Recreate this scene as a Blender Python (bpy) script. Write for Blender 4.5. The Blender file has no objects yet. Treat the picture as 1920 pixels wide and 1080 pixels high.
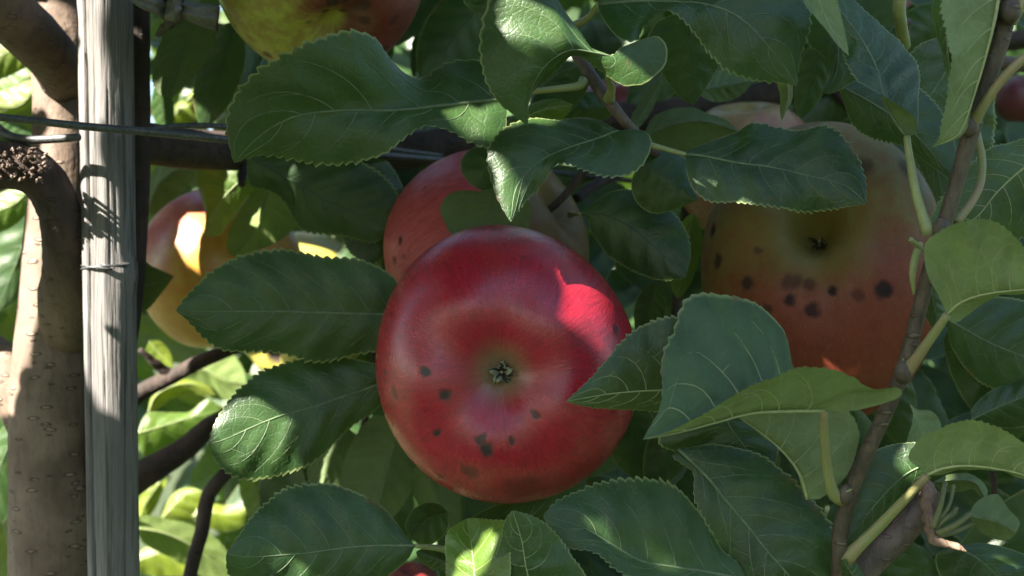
import bpy, bmesh, math, random
import numpy as np
from mathutils import Vector, Matrix, Euler

SC = bpy.context.scene
COL = SC.collection
rnd = random.Random(7)
R = math.radians

# ------------------------------------------------------------------ camera, sky, sun, exposure
FPX = 2318.0          # focal length in photograph pixels (1920 wide)
ZC = 1.35             # camera height
cam = bpy.data.cameras.new('camera')
cam.sensor_width = 36.0
cam.lens = 36.0 * FPX / 1920.0
cam.clip_start = 0.01
cam.clip_end = 500
cam.dof.use_dof = True
cam.dof.focus_distance = 0.395
cam.dof.aperture_fstop = 15.0
camo = bpy.data.objects.new('camera', cam)
camo.location = (0, 0, ZC)
camo.rotation_euler = (R(90), 0, 0)
COL.objects.link(camo)
SC.camera = camo

SUN = Vector((-0.60, -0.47, 0.65)).normalized()      # towards the sun
ELEV = math.asin(SUN.z)
AZ = math.atan2(SUN.x, SUN.y)
world = bpy.data.worlds.new('World')
SC.world = world
world.use_nodes = True
wn = world.node_tree
sky = wn.nodes.new('ShaderNodeTexSky')
sky.sky_type = 'NISHITA'
sky.sun_disc = False
sky.sun_elevation = ELEV
sky.sun_rotation = AZ
wn.links.new(sky.outputs['Color'], wn.nodes['Background'].inputs['Color'])
wn.nodes['Background'].inputs['Strength'].default_value = 0.062
sl = bpy.data.lights.new('sun', 'SUN')
sl.energy = 5.0
sl.angle = R(0.5)
sl.color = (1.0, 0.93, 0.82)
so = bpy.data.objects.new('sun', sl)
so.rotation_euler = SUN.to_track_quat('Z', 'Y').to_euler()
so.location = (-2, -2, 5)
COL.objects.link(so)
SC.view_settings.view_transform = 'Standard'
SC.view_settings.look = 'None'
SC.view_settings.gamma = 1
SC.view_settings.use_curve_mapping = False
SC.view_settings.exposure = 2.65

# ------------------------------------------------------------------ helpers
def P(x, y, d):
    """the point d metres in front of the camera seen at photograph pixel x, y"""
    return Vector(((x - 960) / FPX * d, d, ZC + (540 - y) / FPX * d))

def link(name, me, parent=None):
    o = bpy.data.objects.new(name, me)
    COL.objects.link(o)
    if parent is not None:
        o.parent = parent
        o.matrix_parent_inverse = parent.matrix_world.inverted() if False else Matrix.Translation(-parent.location) if parent.type == 'EMPTY' else Matrix()
    return o

def tag(o, label=None, cat=None, group=None, kind=None):
    if label: o['label'] = label
    if cat: o['category'] = cat
    if group: o['group'] = group
    if kind: o['kind'] = kind
    return o

def mesh(name, verts, faces, mats, smooth=True, uvs=None, fmat=None):
    me = bpy.data.meshes.new(name)
    me.from_pydata([tuple(v) for v in verts], [], faces)
    for m in (mats if isinstance(mats, (list, tuple)) else [mats]):
        me.materials.append(m)
    if smooth:
        me.polygons.foreach_set('use_smooth', [True] * len(me.polygons))
    if uvs is not None:
        ul = me.uv_layers.new(name='UVMap')
        li = np.zeros(len(me.loops), dtype=np.int32)
        me.loops.foreach_get('vertex_index', li)
        ul.data.foreach_set('uv', np.asarray(uvs, dtype=np.float32)[li].ravel())
    if fmat is not None:
        me.polygons.foreach_set('material_index', fmat)
    me.update()
    return me

def herm(pts, ts, q):
    """cubic curve through pts at parameters ts, sampled at q"""
    pts = np.asarray(pts, float); ts = np.asarray(ts, float); q = np.asarray(q, float)
    n = len(pts)
    m = np.zeros_like(pts)
    for i in range(n):
        a, b = max(0, i - 1), min(n - 1, i + 1)
        m[i] = (pts[b] - pts[a]) / max(1e-9, ts[b] - ts[a])
    k = np.clip(np.searchsorted(ts, q, side='right') - 1, 0, n - 2)
    h = ts[k + 1] - ts[k]
    s = np.clip((q - ts[k]) / h, 0, 1)[:, None]
    h = h[:, None]
    return ((2*s**3 - 3*s**2 + 1) * pts[k] + (s**3 - 2*s**2 + s) * h * m[k]
            + (-2*s**3 + 3*s**2) * pts[k+1] + (s**3 - s**2) * h * m[k+1])

def arc(pts):
    pts = np.asarray(pts, float)
    d = np.r_[0, np.cumsum(np.linalg.norm(np.diff(pts, axis=0), axis=1))]
    return d / max(d[-1], 1e-9)

def params(lst):
    """list of (x, y) or (x, y, u): positions and parameters 0..1"""
    pts = [(p[0], p[1]) for p in lst]
    a = arc(pts)
    known = [(i, p[2]) for i, p in enumerate(lst) if len(p) > 2]
    if not known: return pts, a
    if known[0][0] != 0: known.insert(0, (0, 0.0))
    if known[-1][0] != len(lst) - 1: known.append((len(lst) - 1, 1.0))
    return pts, np.interp(a, [a[i] for i, _ in known], [u for _, u in known]) + np.arange(len(lst)) * 1e-6

def spread(v, q):
    """value list spread evenly over 0..1"""
    if isinstance(v, (int, float)): return np.full(len(q), float(v))
    return np.interp(q, np.linspace(0, 1, len(v)), v)

def tube(path, radii, sides=6, cap=True, rough=0.0, seed=0, twist=0.0):
    """verts, faces, uvs of a tube along 3d points"""
    path = np.asarray(path, float); n = len(path)
    radii = np.broadcast_to(np.asarray(radii, float), (n,))
    T = np.gradient(path, axis=0)
    T /= np.linalg.norm(T, axis=1)[:, None] + 1e-12
    ref = np.array([0.3, 0.9, 0.2]);
    if abs(np.dot(T[0], ref)) > 0.9: ref = np.array([0.9, 0.1, -0.3])
    V = []; U = []
    rr = random.Random(seed)
    nx = np.cross(T[0], ref); nx /= np.linalg.norm(nx)
    ph = [rr.uniform(0, 6.28) for _ in range(8)]
    L = arc(path)
    for i in range(n):
        nx = nx - T[i] * np.dot(nx, T[i]); nx /= np.linalg.norm(nx) + 1e-12
        ny = np.cross(T[i], nx)
        for j in range(sides):
            a = 2 * math.pi * j / sides
            k = 1.0
            if rough:
                k += rough * (math.sin(2*a + ph[0] + 5*L[i]) * .5 + math.sin(3*a + ph[1] - 9*L[i]) * .4
                              + math.sin(a + ph[2] + 17*L[i]) * .5 + math.sin(5*a + ph[3] + 31*L[i]) * .25 + rr.uniform(-.25, .25))
            V.append(path[i] + radii[i] * k * (math.cos(a) * nx + math.sin(a) * ny))
            U.append((j / sides, L[i]))
    Fc = []
    for i in range(n - 1):
        for j in range(sides):
            a, b = i * sides + j, i * sides + (j + 1) % sides
            Fc.append((a, b, b + sides, a + sides))
    if cap:
        Fc.append(tuple(reversed(range(sides))))
        Fc.append(tuple(range((n - 1) * sides, n * sides)))
    return V, Fc, U

def join(parts):
    V, Fc, U = [], [], []
    for v, f, u in parts:
        o = len(V)
        V += list(v); U += list(u); Fc += [tuple(i + o for i in q) for q in f]
    return V, Fc, U

# ------------------------------------------------------------------ materials
class NT:
    def __init__(s, name):
        s.m = bpy.data.materials.new(name); s.m.use_nodes = True
        s.t = s.m.node_tree; s.bsdf = s.t.nodes['Principled BSDF']; s.out = s.t.nodes['Material Output']
    def n(s, typ, **kw):
        nd = s.t.nodes.new('ShaderNode' + typ)
        for k, v in kw.items():
            if k.startswith('i_'):
                key = k[2:]
                key = int(key) if key.isdigit() else key.replace('_', ' ')
                s.set(nd.inputs[key], v)
            else: setattr(nd, k, v)
        return nd
    def set(s, sock, v):
        if hasattr(v, 'is_output') or isinstance(v, bpy.types.NodeSocket): s.t.links.new(v, sock)
        elif isinstance(v, tuple) and len(v) == 3 and sock.type == 'RGBA': sock.default_value = (*v, 1)
        else: sock.default_value = v
    def math(s, op, a, b=None, c=None, clamp=False):
        nd = s.t.nodes.new('ShaderNodeMath'); nd.operation = op; nd.use_clamp = clamp
        s.set(nd.inputs[0], a)
        if b is not None: s.set(nd.inputs[1], b)
        if c is not None: s.set(nd.inputs[2], c)
        return nd.outputs[0]
    def vm(s, op, a, b=None, scale=None):
        nd = s.t.nodes.new('ShaderNodeVectorMath'); nd.operation = op
        s.set(nd.inputs[0], a)
        if b is not None: s.set(nd.inputs[1], b)
        if scale is not None: s.set(nd.inputs['Scale'], scale)
        return nd.outputs['Value'] if op in ('DOT_PRODUCT', 'LENGTH', 'DISTANCE') else nd.outputs['Vector']
    def mix(s, f, a, b, blend='MIX'):
        nd = s.t.nodes.new('ShaderNodeMix'); nd.data_type = 'RGBA'; nd.blend_type = blend
        s.set(nd.inputs[0], f); s.set(nd.inputs[6], a); s.set(nd.inputs[7], b)
        return nd.outputs[2]
    def ramp(s, v, a, b, lo=0.0, hi=1.0, smooth=True):
        nd = s.t.nodes.new('ShaderNodeMapRange'); nd.interpolation_type = 'SMOOTHSTEP' if smooth else 'LINEAR'
        s.set(nd.inputs[0], v)
        for i, x in enumerate((a, b, lo, hi)): s.set(nd.inputs[i + 1], x)
        return nd.outputs[0]
    def noise(s, vec, scale, detail=3, rough=.55, dist=0.0):
        nd = s.n('TexNoise'); s.set(nd.inputs['Vector'], vec)
        nd.inputs['Scale'].default_value = scale; nd.inputs['Detail'].default_value = detail
        nd.inputs['Roughness'].default_value = rough; nd.inputs['Distortion'].default_value = dist
        return nd.outputs['Fac']
    def bump(s, h, strength=.3, dist=.001, normal=None):
        nd = s.n('Bump'); nd.inputs['Strength'].default_value = strength; nd.inputs['Distance'].default_value = dist
        s.set(nd.inputs['Height'], h)
        if normal is not None: s.set(nd.inputs['Normal'], normal)
        return nd.outputs['Normal']
    def p(s, **kw):
        for k, v in kw.items(): s.set(s.bsdf.inputs[k.replace('_', ' ')], v)

def leaf_material(name, top, under, trans, gloss=.38, tmix=.25, blot=0.0):
    t = NT(name)
    tc = t.n('TexCoord'); uv = tc.outputs['UV']; ob = t.n('NewGeometry').outputs['Position']
    oi = t.n('ObjectInfo').outputs['Random']
    sep = t.n('SeparateXYZ', i_0=uv)
    u, v = sep.outputs[0], sep.outputs[1]
    edge = t.math('ABSOLUTE', t.math('MULTIPLY_ADD', v, 2.0, -1.0))
    margin = t.ramp(edge, .955, 1.0)
    big = t.noise(ob, 55, 3); fine = t.noise(ob, 900, 3, .6)
    vor = t.n('TexVoronoi', feature='DISTANCE_TO_EDGE', i_Vector=ob); vor.inputs['Scale'].default_value = 620
    net = t.ramp(vor.outputs['Distance'], 0.0, .16)
    vor2 = t.n('TexVoronoi', feature='DISTANCE_TO_EDGE', i_Vector=ob); vor2.inputs['Scale'].default_value = 210
    net2 = t.ramp(vor2.outputs['Distance'], 0.0, .10)
    dark = tuple(c * .62 for c in top); lite = (top[0] * 1.7 + .004, top[1] * 1.35 + .004, top[2] * 1.25)
    c = t.mix(t.ramp(big, .3, .7), dark, lite)
    c = t.mix(t.math('MULTIPLY', oi, .55), c, (top[0] * 1.9, top[1] * 1.45, top[2] * .9))
    c = t.mix(t.math('MULTIPLY', t.math('SUBTRACT', 1.0, net2), .22), c, tuple(min(1, x * 2.2) for x in top))
    c = t.mix(t.ramp(fine, .35, .75, 0, .3), c, dark)
    c = t.mix(t.math('MULTIPLY', margin, .85), c, (.28, .33, .13))
    scorch = t.math('MULTIPLY', t.ramp(edge, .86, .97), t.ramp(t.noise(ob, 85, 3), .60, .68))
    c = t.mix(t.math('MULTIPLY', scorch, .7), c, (.14, .085, .035))
    if blot:
        bl = t.ramp(t.noise(ob, 120, 2), .70, .76)
        c = t.mix(t.math('MULTIPLY', bl, blot), c, (.16, .09, .03))
    cu = t.mix(t.ramp(big, .25, .75), tuple(x * .8 for x in under), tuple(x * 1.15 for x in under))
    cu = t.mix(t.math('MULTIPLY', t.math('SUBTRACT', 1.0, net2), .25), cu, tuple(x * 1.5 for x in under))
    bf = t.n('NewGeometry').outputs['Backfacing']
    col = t.mix(bf, c, cu)
    h = t.math('ADD', t.math('MULTIPLY', net, .35), t.math('ADD', t.math('MULTIPLY', net2, .5), t.math('MULTIPLY', fine, .5)))
    nrm = t.bump(h, .34, .0003)
    rough = t.math('ADD', t.ramp(fine, .2, .8, gloss - .06, gloss + .10), t.math('MULTIPLY', bf, .35))
    t.p(Base_Color=col, Roughness=rough, Normal=nrm, Specular_IOR_Level=.58)
    tr = t.n('BsdfTranslucent')
    t.set(tr.inputs['Color'], t.mix(t.ramp(big, .3, .7), tuple(x * .8 for x in trans), trans))
    mx = t.n('MixShader'); mx.inputs[0].default_value = tmix
    t.t.links.new(t.bsdf.outputs[0], mx.inputs[1]); t.t.links.new(tr.outputs[0], mx.inputs[2])
    t.t.links.new(mx.outputs[0], t.out.inputs['Surface'])
    return t.m

M = {}
M['leaf'] = leaf_material('apple_leaf_green', (.021, .060, .017), (.105, .15, .055), (.15, .28, .03), .40, .20, .25)
M['young'] = leaf_material('apple_leaf_shoot', (.028, .076, .027), (.19, .25, .10), (.24, .38, .05), .42, .26)
M['pale'] = leaf_material('apple_leaf_pale', (.06, .13, .02), (.14, .20, .05), (.25, .42, .03), .42, .34, .5)
M['yellow'] = leaf_material('apple_leaf_yellowing', (.12, .19, .02), (.17, .23, .05), (.36, .46, .03), .45, .36, .6)

def simple(name, col, rough=.6, noise_scale=None, col2=None, bump=0.0, bscale=None, metallic=0.0):
    t = NT(name); ob = t.n('NewGeometry').outputs['Position']
    if col2 is not None:
        f = t.noise(ob, noise_scale or 200, 4)
        t.p(Base_Color=t.mix(t.ramp(f, .3, .7), col, col2))
    else: t.p(Base_Color=col)
    if bump: t.p(Normal=t.bump(t.noise(ob, bscale or 900, 4), bump, .0006))
    t.p(Roughness=rough, Metallic=metallic)
    return t.m

M['vein'] = simple('leaf_vein_pale', (.09, .14, .068), .5, 300, (.15, .20, .105))
M['vein_dark'] = simple('leaf_vein_dim', (.045, .085, .042), .5)
M['vein_young'] = simple('leaf_vein_shoot', (.26, .31, .13), .5, 300, (.33, .37, .17))
M['petiole'] = simple('petiole_green', (.22, .26, .10), .5, 160, (.30, .33, .14), .3, 1200)
M['petiole_pink'] = simple('petiole_pinkish', (.22, .25, .09), .5, 60, (.26, .19, .09), .3, 1200)
M['petiole_dim'] = simple('petiole_olive', (.10, .115, .04), .55, 120, (.14, .15, .055), .3, 1200)
M['wire'] = simple('galvanised_wire', (.13, .135, .135), .5, 700, (.075, .078, .08), .3, 1500, .6)
M['cloth'] = simple('grey_cloth_strip', (.21, .205, .19), .9, 500, (.15, .147, .135), .6, 2600)

def bark(name, a, b, c, lent=0.0, scale=1.0, rough=.75, bstr=.6, into=None):
    t = NT(name); ob = t.n('NewGeometry').outputs['Position']
    w = t.vm('ADD', ob, t.vm('SCALE', t.n('TexNoise', i_Vector=ob, i_Scale=60.0).outputs['Color'], scale=.004))
    n1 = t.noise(w, 45 * scale, 5, .6); n2 = t.noise(w, 420 * scale, 4, .6)
    sv = t.vm('MULTIPLY', w, (1, 1, .22)); n3 = t.noise(sv, 300 * scale, 4, .6)
    col = t.mix(t.ramp(n1, .3, .7), a, b)
    col = t.mix(t.ramp(n3, .45, .75, 0, .7), col, c)
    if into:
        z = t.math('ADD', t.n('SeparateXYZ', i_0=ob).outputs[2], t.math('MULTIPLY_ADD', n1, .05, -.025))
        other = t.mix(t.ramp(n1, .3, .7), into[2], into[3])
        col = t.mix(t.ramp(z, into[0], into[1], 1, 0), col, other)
    hgt = t.math('ADD', t.math('MULTIPLY', n2, .6), n3)
    if lent:
        lv = t.vm('MULTIPLY', w, (130, 130, 420))
        vo = t.n('TexVoronoi', i_Vector=lv); vo.inputs['Scale'].default_value = 1.0; vo.inputs['Randomness'].default_value = 1.0
        keep = t.math('GREATER_THAN', t.n('SeparateColor', i_0=vo.outputs['Color']).outputs[0], .62)
        lm = t.math('MULTIPLY', t.ramp(vo.outputs['Distance'], .12, .30, 1, 0), keep)
        rim = t.math('MULTIPLY', t.math('MULTIPLY', t.ramp(vo.outputs['Distance'], .22, .3, 0, 1), t.ramp(vo.outputs['Distance'], .3, .42, 1, 0)), keep)
        col = t.mix(t.math('MULTIPLY', lm, lent), col, tuple(x * 1.5 for x in b))
        col = t.mix(t.math('MULTIPLY', rim, lent), col, tuple(x * .35 for x in a))
        hgt = t.math('ADD', hgt, t.math('MULTIPLY', lm, 1.6))
    t.p(Base_Color=col, Roughness=rough, Normal=t.bump(hgt, bstr, .0009))
    return t.m

M['bark'] = bark('apple_bark', (.135, .09, .063), (.235, .172, .127), (.09, .065, .052), 1.0)
M['bark_limb'] = bark('apple_bark_limb', (.075, .05, .038), (.16, .115, .085), (.05, .035, .03), .3)
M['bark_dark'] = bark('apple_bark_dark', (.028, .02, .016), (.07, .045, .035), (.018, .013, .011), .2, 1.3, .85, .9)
M['bark_stub_shade'] = bark('apple_bark_stub_shade', (.028, .02, .016), (.07, .045, .035), (.018, .013, .011), .2, 1.3, .85, .9, (P(120, 640, .505).z, P(120, 440, .475).z, (.135, .09, .063), (.235, .172, .127)))  # dark tone painted for the stub's shade, fading downwards into the trunk's bark colour
M['twig'] = bark('apple_twig', (.075, .055, .05), (.16, .12, .105), (.05, .038, .035), .5, 2.2, .55, .5)
M['shoot'] = bark('apple_shoot_bark', (.058, .043, .027), (.115, .088, .055), (.032, .024, .017), .6, 2.4, .6, .5)
M['spur'] = bark('spur_bark', (.17, .105, .07), (.24, .16, .11), (.10, .065, .045), 0, 2.6, .7, .8)

def stake_material():
    t = NT('weathered_stake_wood'); ob = t.n('NewGeometry').outputs['Position']
    g = t.vm('MULTIPLY', ob, (1, 1, .035))
    n1 = t.noise(g, 420, 5, .65); n2 = t.noise(g, 1500, 3, .6); n3 = t.noise(t.vm('MULTIPLY', ob, (1, 1, .2)), 60, 4)
    col = t.mix(t.ramp(n3, .3, .7), (.15, .142, .139), (.22, .205, .193))
    col = t.mix(t.ramp(n1, .46, .66, 0, .85), col, (.06, .055, .052))
    col = t.mix(t.ramp(n2, .52, .75, 0, .6), col, (.09, .083, .08))
    t.p(Base_Color=col, Roughness=.85, Normal=t.bump(t.math('ADD', n1, t.math('MULTIPLY', n2, .5)), .8, .0009))
    return t.m
M['stake'] = stake_material()

def apple_material(name, axis, base, base2, red, deep, blush, blush_lo, blush_hi, spots, cal_green=.25, rough=.30, streak=.5, stem_green=0.0, spec=.5, fur=.8):
    """skin painted round the fruit's own axis: ground colour, blush on one side, streaks, pores and pitted spots"""
    t = NT(name)
    ob = t.n('TexCoord').outputs['Object']
    nn = t.vm('NORMALIZE', ob)
    d = t.vm('DOT_PRODUCT', nn, tuple(axis))
    perp = t.vm('NORMALIZE', t.vm('SUBTRACT', nn, t.vm('SCALE', tuple(axis), scale=d)))
    ph = t.math('ARCCOSINE', d)
    cyl = t.vm('ADD', t.vm('SCALE', perp, scale=1.0), t.vm('SCALE', tuple(axis), scale=t.math('MULTIPLY', ph, .16)))
    st1 = t.noise(cyl, 11, 4, .6); st2 = t.noise(cyl, 42, 3, .6)
    mott = t.noise(nn, 2.6, 4, .6); mott2 = t.noise(nn, 9, 4, .6)
    bl = t.vm('DOT_PRODUCT', nn, tuple(Vector(blush).normalized()))
    bl = t.math('ADD', bl, t.math('MULTIPLY_ADD', mott, 1.0, -.5))
    bl = t.math('ADD', bl, t.math('MULTIPLY', t.math('SUBTRACT', st1, .5), streak))
    redf = t.ramp(bl, blush_lo, blush_hi)
    ground = t.mix(t.ramp(mott2, .35, .65), base, base2)
    redc = t.mix(t.ramp(st2, .35, .7, 0, fur), red, deep)
    redc = t.mix(t.ramp(mott2, .4, .75, 0, .45), redc, deep)
    col = t.mix(redf, ground, redc)
    cg = t.ramp(t.math('ADD', ph, t.math('MULTIPLY', t.math('SUBTRACT', st2, .5), .18)), cal_green * .35, cal_green, 1, 0)
    col = t.mix(t.math('MULTIPLY', cg, .85), col, base)
    if stem_green:
        sg = t.ramp(t.math('ADD', ph, t.math('MULTIPLY', t.math('SUBTRACT', st2, .5), .2)), math.pi - stem_green, math.pi - stem_green * .3)
        col = t.mix(t.math('MULTIPLY', sg, .9), col, base)
    vo = t.n('TexVoronoi', i_Vector=nn); vo.inputs['Scale'].default_value = 32
    dot = t.ramp(vo.outputs['Distance'], .03, .10, 1, 0)
    col = t.mix(t.math('MULTIPLY', dot, .6), col, (.52, .36, .24))
    wob = t.n('TexNoise', i_Vector=nn, i_Scale=7.0, i_Detail=3.0).outputs['Color']
    nw = t.vm('ADD', nn, t.vm('SCALE', t.vm('SUBTRACT', wob, (.5, .5, .5)), scale=.10))
    pit = None
    for (sx, sy, sz, r, k) in spots:
        dist = t.vm('DISTANCE', nw, (sx, sy, sz))
        f = t.ramp(dist, r * .5, r * 1.35, k, 0)
        pit = f if pit is None else t.math('MAXIMUM', pit, f)
    hair = t.ramp(t.noise(cyl, 130, 2, .5), .60, .74, 0, .18)
    col = t.mix(hair, col, tuple(min(1, x * 1.25 + .05) for x in red))
    scuff = t.ramp(t.noise(nn, 15, 5, .7), .66, .78, 0, .35)
    col = t.mix(scuff, col, tuple(min(1, x * 1.35 + .03) for x in red))
    hgt = t.noise(nn, 60, 3)
    if pit is not None:
        col = t.mix(pit, col, (.022, .012, .012))
        hgt = t.math('SUBTRACT', hgt, t.math('MULTIPLY', pit, 2.0))
    rg = t.ramp(mott2, .3, .7, rough - .04, rough + .10)
    if pit is not None: rg = t.math('ADD', rg, t.math('MULTIPLY', pit, .35))
    t.p(Base_Color=col, Roughness=rg, Normal=t.bump(hgt, .16, .0012), Specular_IOR_Level=spec, Coat_Weight=.35 if spec > .4 else .05, Coat_Roughness=.25)
    t.bsdf.inputs['Subsurface Weight'].default_value = 0.0
    return t.m

# ------------------------------------------------------------------ leaves
def tooth_amp(k, rr): return (.25, .75, 1.0)[k % 3] * rr

def leaf_grid(mid3, A3, B3, up_sign_ref, under, bulge=(.07, .07), pucker=.035, nl=7, teeth=.011, wave=.012, seed=0, nv=6):
    """grid of the blade: columns run from edge A over the midrib to edge B. Returns points and the top normals sign"""
    rr = random.Random(seed)
    n = len(mid3)
    q = np.linspace(0, 1, n)
    T = np.gradient(mid3, axis=0)
    length = np.sum(np.linalg.norm(np.diff(mid3, axis=0), axis=1))
    k = n // 3
    nA = np.cross(T[k], A3[k] - mid3[k])
    s = 1.0 if np.dot(nA, up_sign_ref(mid3[k])) > 0 else -1.0
    if under: s = -s
    cols = []
    ph1, ph2 = rr.uniform(0, 6), rr.uniform(0, 6)
    for side, E in ((-1, A3), (1, B3)):
        W = E - mid3
        wl = np.linalg.norm(W, axis=1)[:, None] + 1e-9
        Nn = np.cross(T, W) * (s if side < 0 else -s)
        Nn = Nn / (np.linalg.norm(Nn, axis=1)[:, None] + 1e-12)
        # even out the normals so that folds do not spike
        ker = np.array([1, 2, 3, 2, 1.]) / 9
        Nn = np.stack([np.convolve(np.pad(Nn[:, i], 2, mode='edge'), ker, 'valid') for i in range(3)], 1)
        env = np.sin(np.pi * np.clip(q, 0, 1))[:, None] ** .5
        amp = np.array([tooth_amp(i, .6 + .8 * rr.random()) for i in range(n)])[:, None] * length * teeth * env
        amp[0] = amp[-1] = 0
        fwd = T / (np.linalg.norm(T, axis=1)[:, None] + 1e-9)
        b = bulge[0 if side < 0 else 1]
        sc = []
        for j in range(1, nv + 1):
            v = j / nv
            pos = mid3 + W * v
            pos = pos + Nn * (b * wl * 4 * v * (1 - v * .8))* .6
            phase = q * nl - v * nl * .20 + (.5 if side > 0 else 0)
            pos = pos - Nn * (pucker * wl * (np.cos(2 * np.pi * phase)[:, None]) * (v * (1.1 - v)) * 2.2) * env
            pos = pos + Nn * (wave * length * (np.sin(q * 13 + ph1 + side) * .6 + np.sin(q * 23 + ph2) * .4)[:, None] * v ** 3) * env
            if j == nv:
                pos = pos + W / wl * amp + fwd * amp * .7
            sc.append(pos)
        cols.append(sc)
    G = np.stack(list(reversed(cols[0])) + [mid3] + cols[1], axis=1)     # n x (2nv+1) x 3
    return G, s, length

def grid_faces(n, m, flip):
    f = []
    for i in range(n - 1):
        for j in range(m - 1):
            a = i * m + j
            q = (a, a + 1, a + m + 1, a + m)
            f.append(q if not flip else tuple(reversed(q)))
    return f

def sample(G, u, v):
    """point on the blade, v from -1 (edge A) to 1 (edge B)"""
    n, m, _ = G.shape
    x = min(max(u, 0), 1) * (n - 1); y = (min(max(v, -1), 1) + 1) / 2 * (m - 1)
    i = min(int(x), n - 2); j = min(int(y), m - 2)
    fx, fy = x - i, y - j
    return (G[i, j]*(1-fx)*(1-fy) + G[i+1, j]*fx*(1-fy) + G[i, j+1]*(1-fx)*fy + G[i+1, j+1]*fx*fy)

def leaf_objects(G, s, length, mat, parent, nl, seed, vein='vein', rib=1.0, name='leaf', veins=True):
    n, m, _ = G.shape
    rr = random.Random(seed)
    V = G.reshape(-1, 3)
    uu, vv = np.meshgrid(np.linspace(0, 1, n), np.linspace(0, 1, m), indexing='ij')
    fl = s < 0
    # face orientation: edge A -> edge B across, base -> tip along
    me = mesh(name, V, grid_faces(n, m, fl), M[mat], True, np.stack([uu.ravel(), vv.ravel()], 1))
    o = link(name, me, parent)
    r0 = length * .0085 * rib
    q = np.linspace(0, .985, 26)
    mp = np.array([sample(G, u, 0) for u in q])
    v, f, u_ = tube(mp, r0 * (1 - q * .82), 6)
    rb = link('midrib', mesh('midrib', v, f, M[vein]), o)
    if veins:
        tubes = []
        for side in (-1, 1):
            for i in range(nl):
                u0 = .05 + .80 * (i + (.5 if side > 0 else 0) + rr.uniform(-.15, .15)) / nl
                if u0 < .02: continue
                reach = rr.uniform(.72, .92)
                sw = rr.uniform(.13, .21)
                pts = []
                for t in np.linspace(0, 1, 9):
                    pts.append(sample(G, u0 + sw * (t ** 1.15) * (1 + .35 * t), side * reach * t))
                rad = r0 * .36 * (1 - .75 * np.linspace(0, 1, 9))
                tubes.append(tube(np.array(pts), rad, 4, False))
                if rr.random() < .55:
                    t0 = rr.uniform(.45, .65); dirn = rr.choice((-1, 1))
                    pb = [sample(G, u0 + sw * (t0 ** 1.15) * (1 + .35 * t0) + dirn * .09 * k, side * (reach * t0 + .16 * k)) for k in np.linspace(0, 1, 5)]
                    tubes.append(tube(np.array(pb), r0 * .2 * (1 - .6 * np.linspace(0, 1, 5)), 3, False))
        v, f, u_ = join(tubes)
        link('side_veins', mesh('side_veins', v, f, M[vein]), o)
    return o

CAMP = np.array([0, 0, ZC])
NLEAF = [0]
def leaf(mid, A, B, d, da=(0, 4, 5, 3, 0), db=(0, 4, 5, 3, 0), mat='leaf', under=False, parent=None, nl=6, bulge=(.12, .12),
         pet=None, pr=4.2, vein=None, nu=97, label=None, teeth=.017, wave=.008, pmat=None, rib=1.0):
    """a leaf read off the photograph: midrib and two edges as pixel lines, depths in metres, edge offsets in millimetres"""
    NLEAF[0] += 1
    seed = NLEAF[0] * 13
    q = np.linspace(0, 1, nu)
    mp, mu = params(mid)
    A = [mid[0][:2] + ((0.0,) if any(len(p) > 2 for p in A) else ())] + list(A) + [mid[-1][:2] + ((1.0,) if any(len(p) > 2 for p in A) else ())]
    B = [mid[0][:2] + ((0.0,) if any(len(p) > 2 for p in B) else ())] + list(B) + [mid[-1][:2] + ((1.0,) if any(len(p) > 2 for p in B) else ())]
    ap, au = params(A); bp, bu = params(B)
    dm = spread(d, q)
    def to3(pts, us, off):
        xy = herm(pts, us, q)
        return np.array([P(x, y, z) for (x, y), z in zip(xy, dm + off)])
    m3 = to3(mp, mu, 0 * q)
    a3 = to3(ap, au, spread(da, q) / 1000); b3 = to3(bp, bu, spread(db, q) / 1000)
    G, s, ln = leaf_grid(m3, a3, b3, lambda p: CAMP - p, under, bulge, .048, nl, teeth, wave, seed)
    vein = vein or {'leaf': 'vein', 'young': 'vein_young', 'pale': 'vein_young', 'yellow': 'vein_young'}[mat]
    o = leaf_objects(G, s, ln, mat, parent or tree, nl, seed, vein, rib)
    if pet:
        # the petiole runs from the twig to the blade's base
        pts = [(x, y) for x, y, z in pet] + [mid[0][:2]]
        dz = [z for x, y, z in pet] + [float(dm[0])]
        us = arc(pts); qq = np.linspace(0, 1, 14)
        xy = herm(pts, us, qq); zz = np.interp(qq, us, dz)
        path = np.array([P(x, y, z) for (x, y), z in zip(xy, zz)])
        rad = pr / FPX * zz * (1.25 - .5 * qq + .5 * np.exp(-qq * 12))
        v, f, u_ = tube(path, rad, 8, True, .03, seed)
        link('petiole', mesh('petiole', v, f, M[pmat or ('petiole_pink' if mat == 'young' else 'petiole')]), o)
    if label: o['label'] = label
    return o

def shape(u): return (np.clip(u, 0, 1) ** .60) * (np.clip(1 - u, 0, 1) ** .72) / .60

def qleaf(base, tip, w, d, mat='leaf', under=False, parent=None, bend=0.0, skew=1.0, **kw):
    """a leaf given only by its base, tip and half width in pixels"""
    bx, by = base; tx, ty = tip
    ln = math.hypot(tx - bx, ty - by); ux, uy = (tx - bx) / ln, (ty - by) / ln
    nx, ny = -uy, ux
    us = np.linspace(0, 1, 7)
    mid = [(bx + ux*ln*u + nx*bend*4*u*(1-u), by + uy*ln*u + ny*bend*4*u*(1-u)) for u in us]
    ue = [.04, .14, .3, .48, .66, .83, .95]
    def ed(sg, ww): return [(bx + ux*ln*u + nx*(bend*4*u*(1-u) + sg*ww*float(shape(u))), by + uy*ln*u + ny*(bend*4*u*(1-u) + sg*ww*float(shape(u))), u) for u in ue]
    return leaf([(x, y, u) for (x, y), u in zip(mid, us)], ed(1, w), ed(-1, w * skew), d, mat=mat, under=under, parent=parent, **kw)

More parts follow.
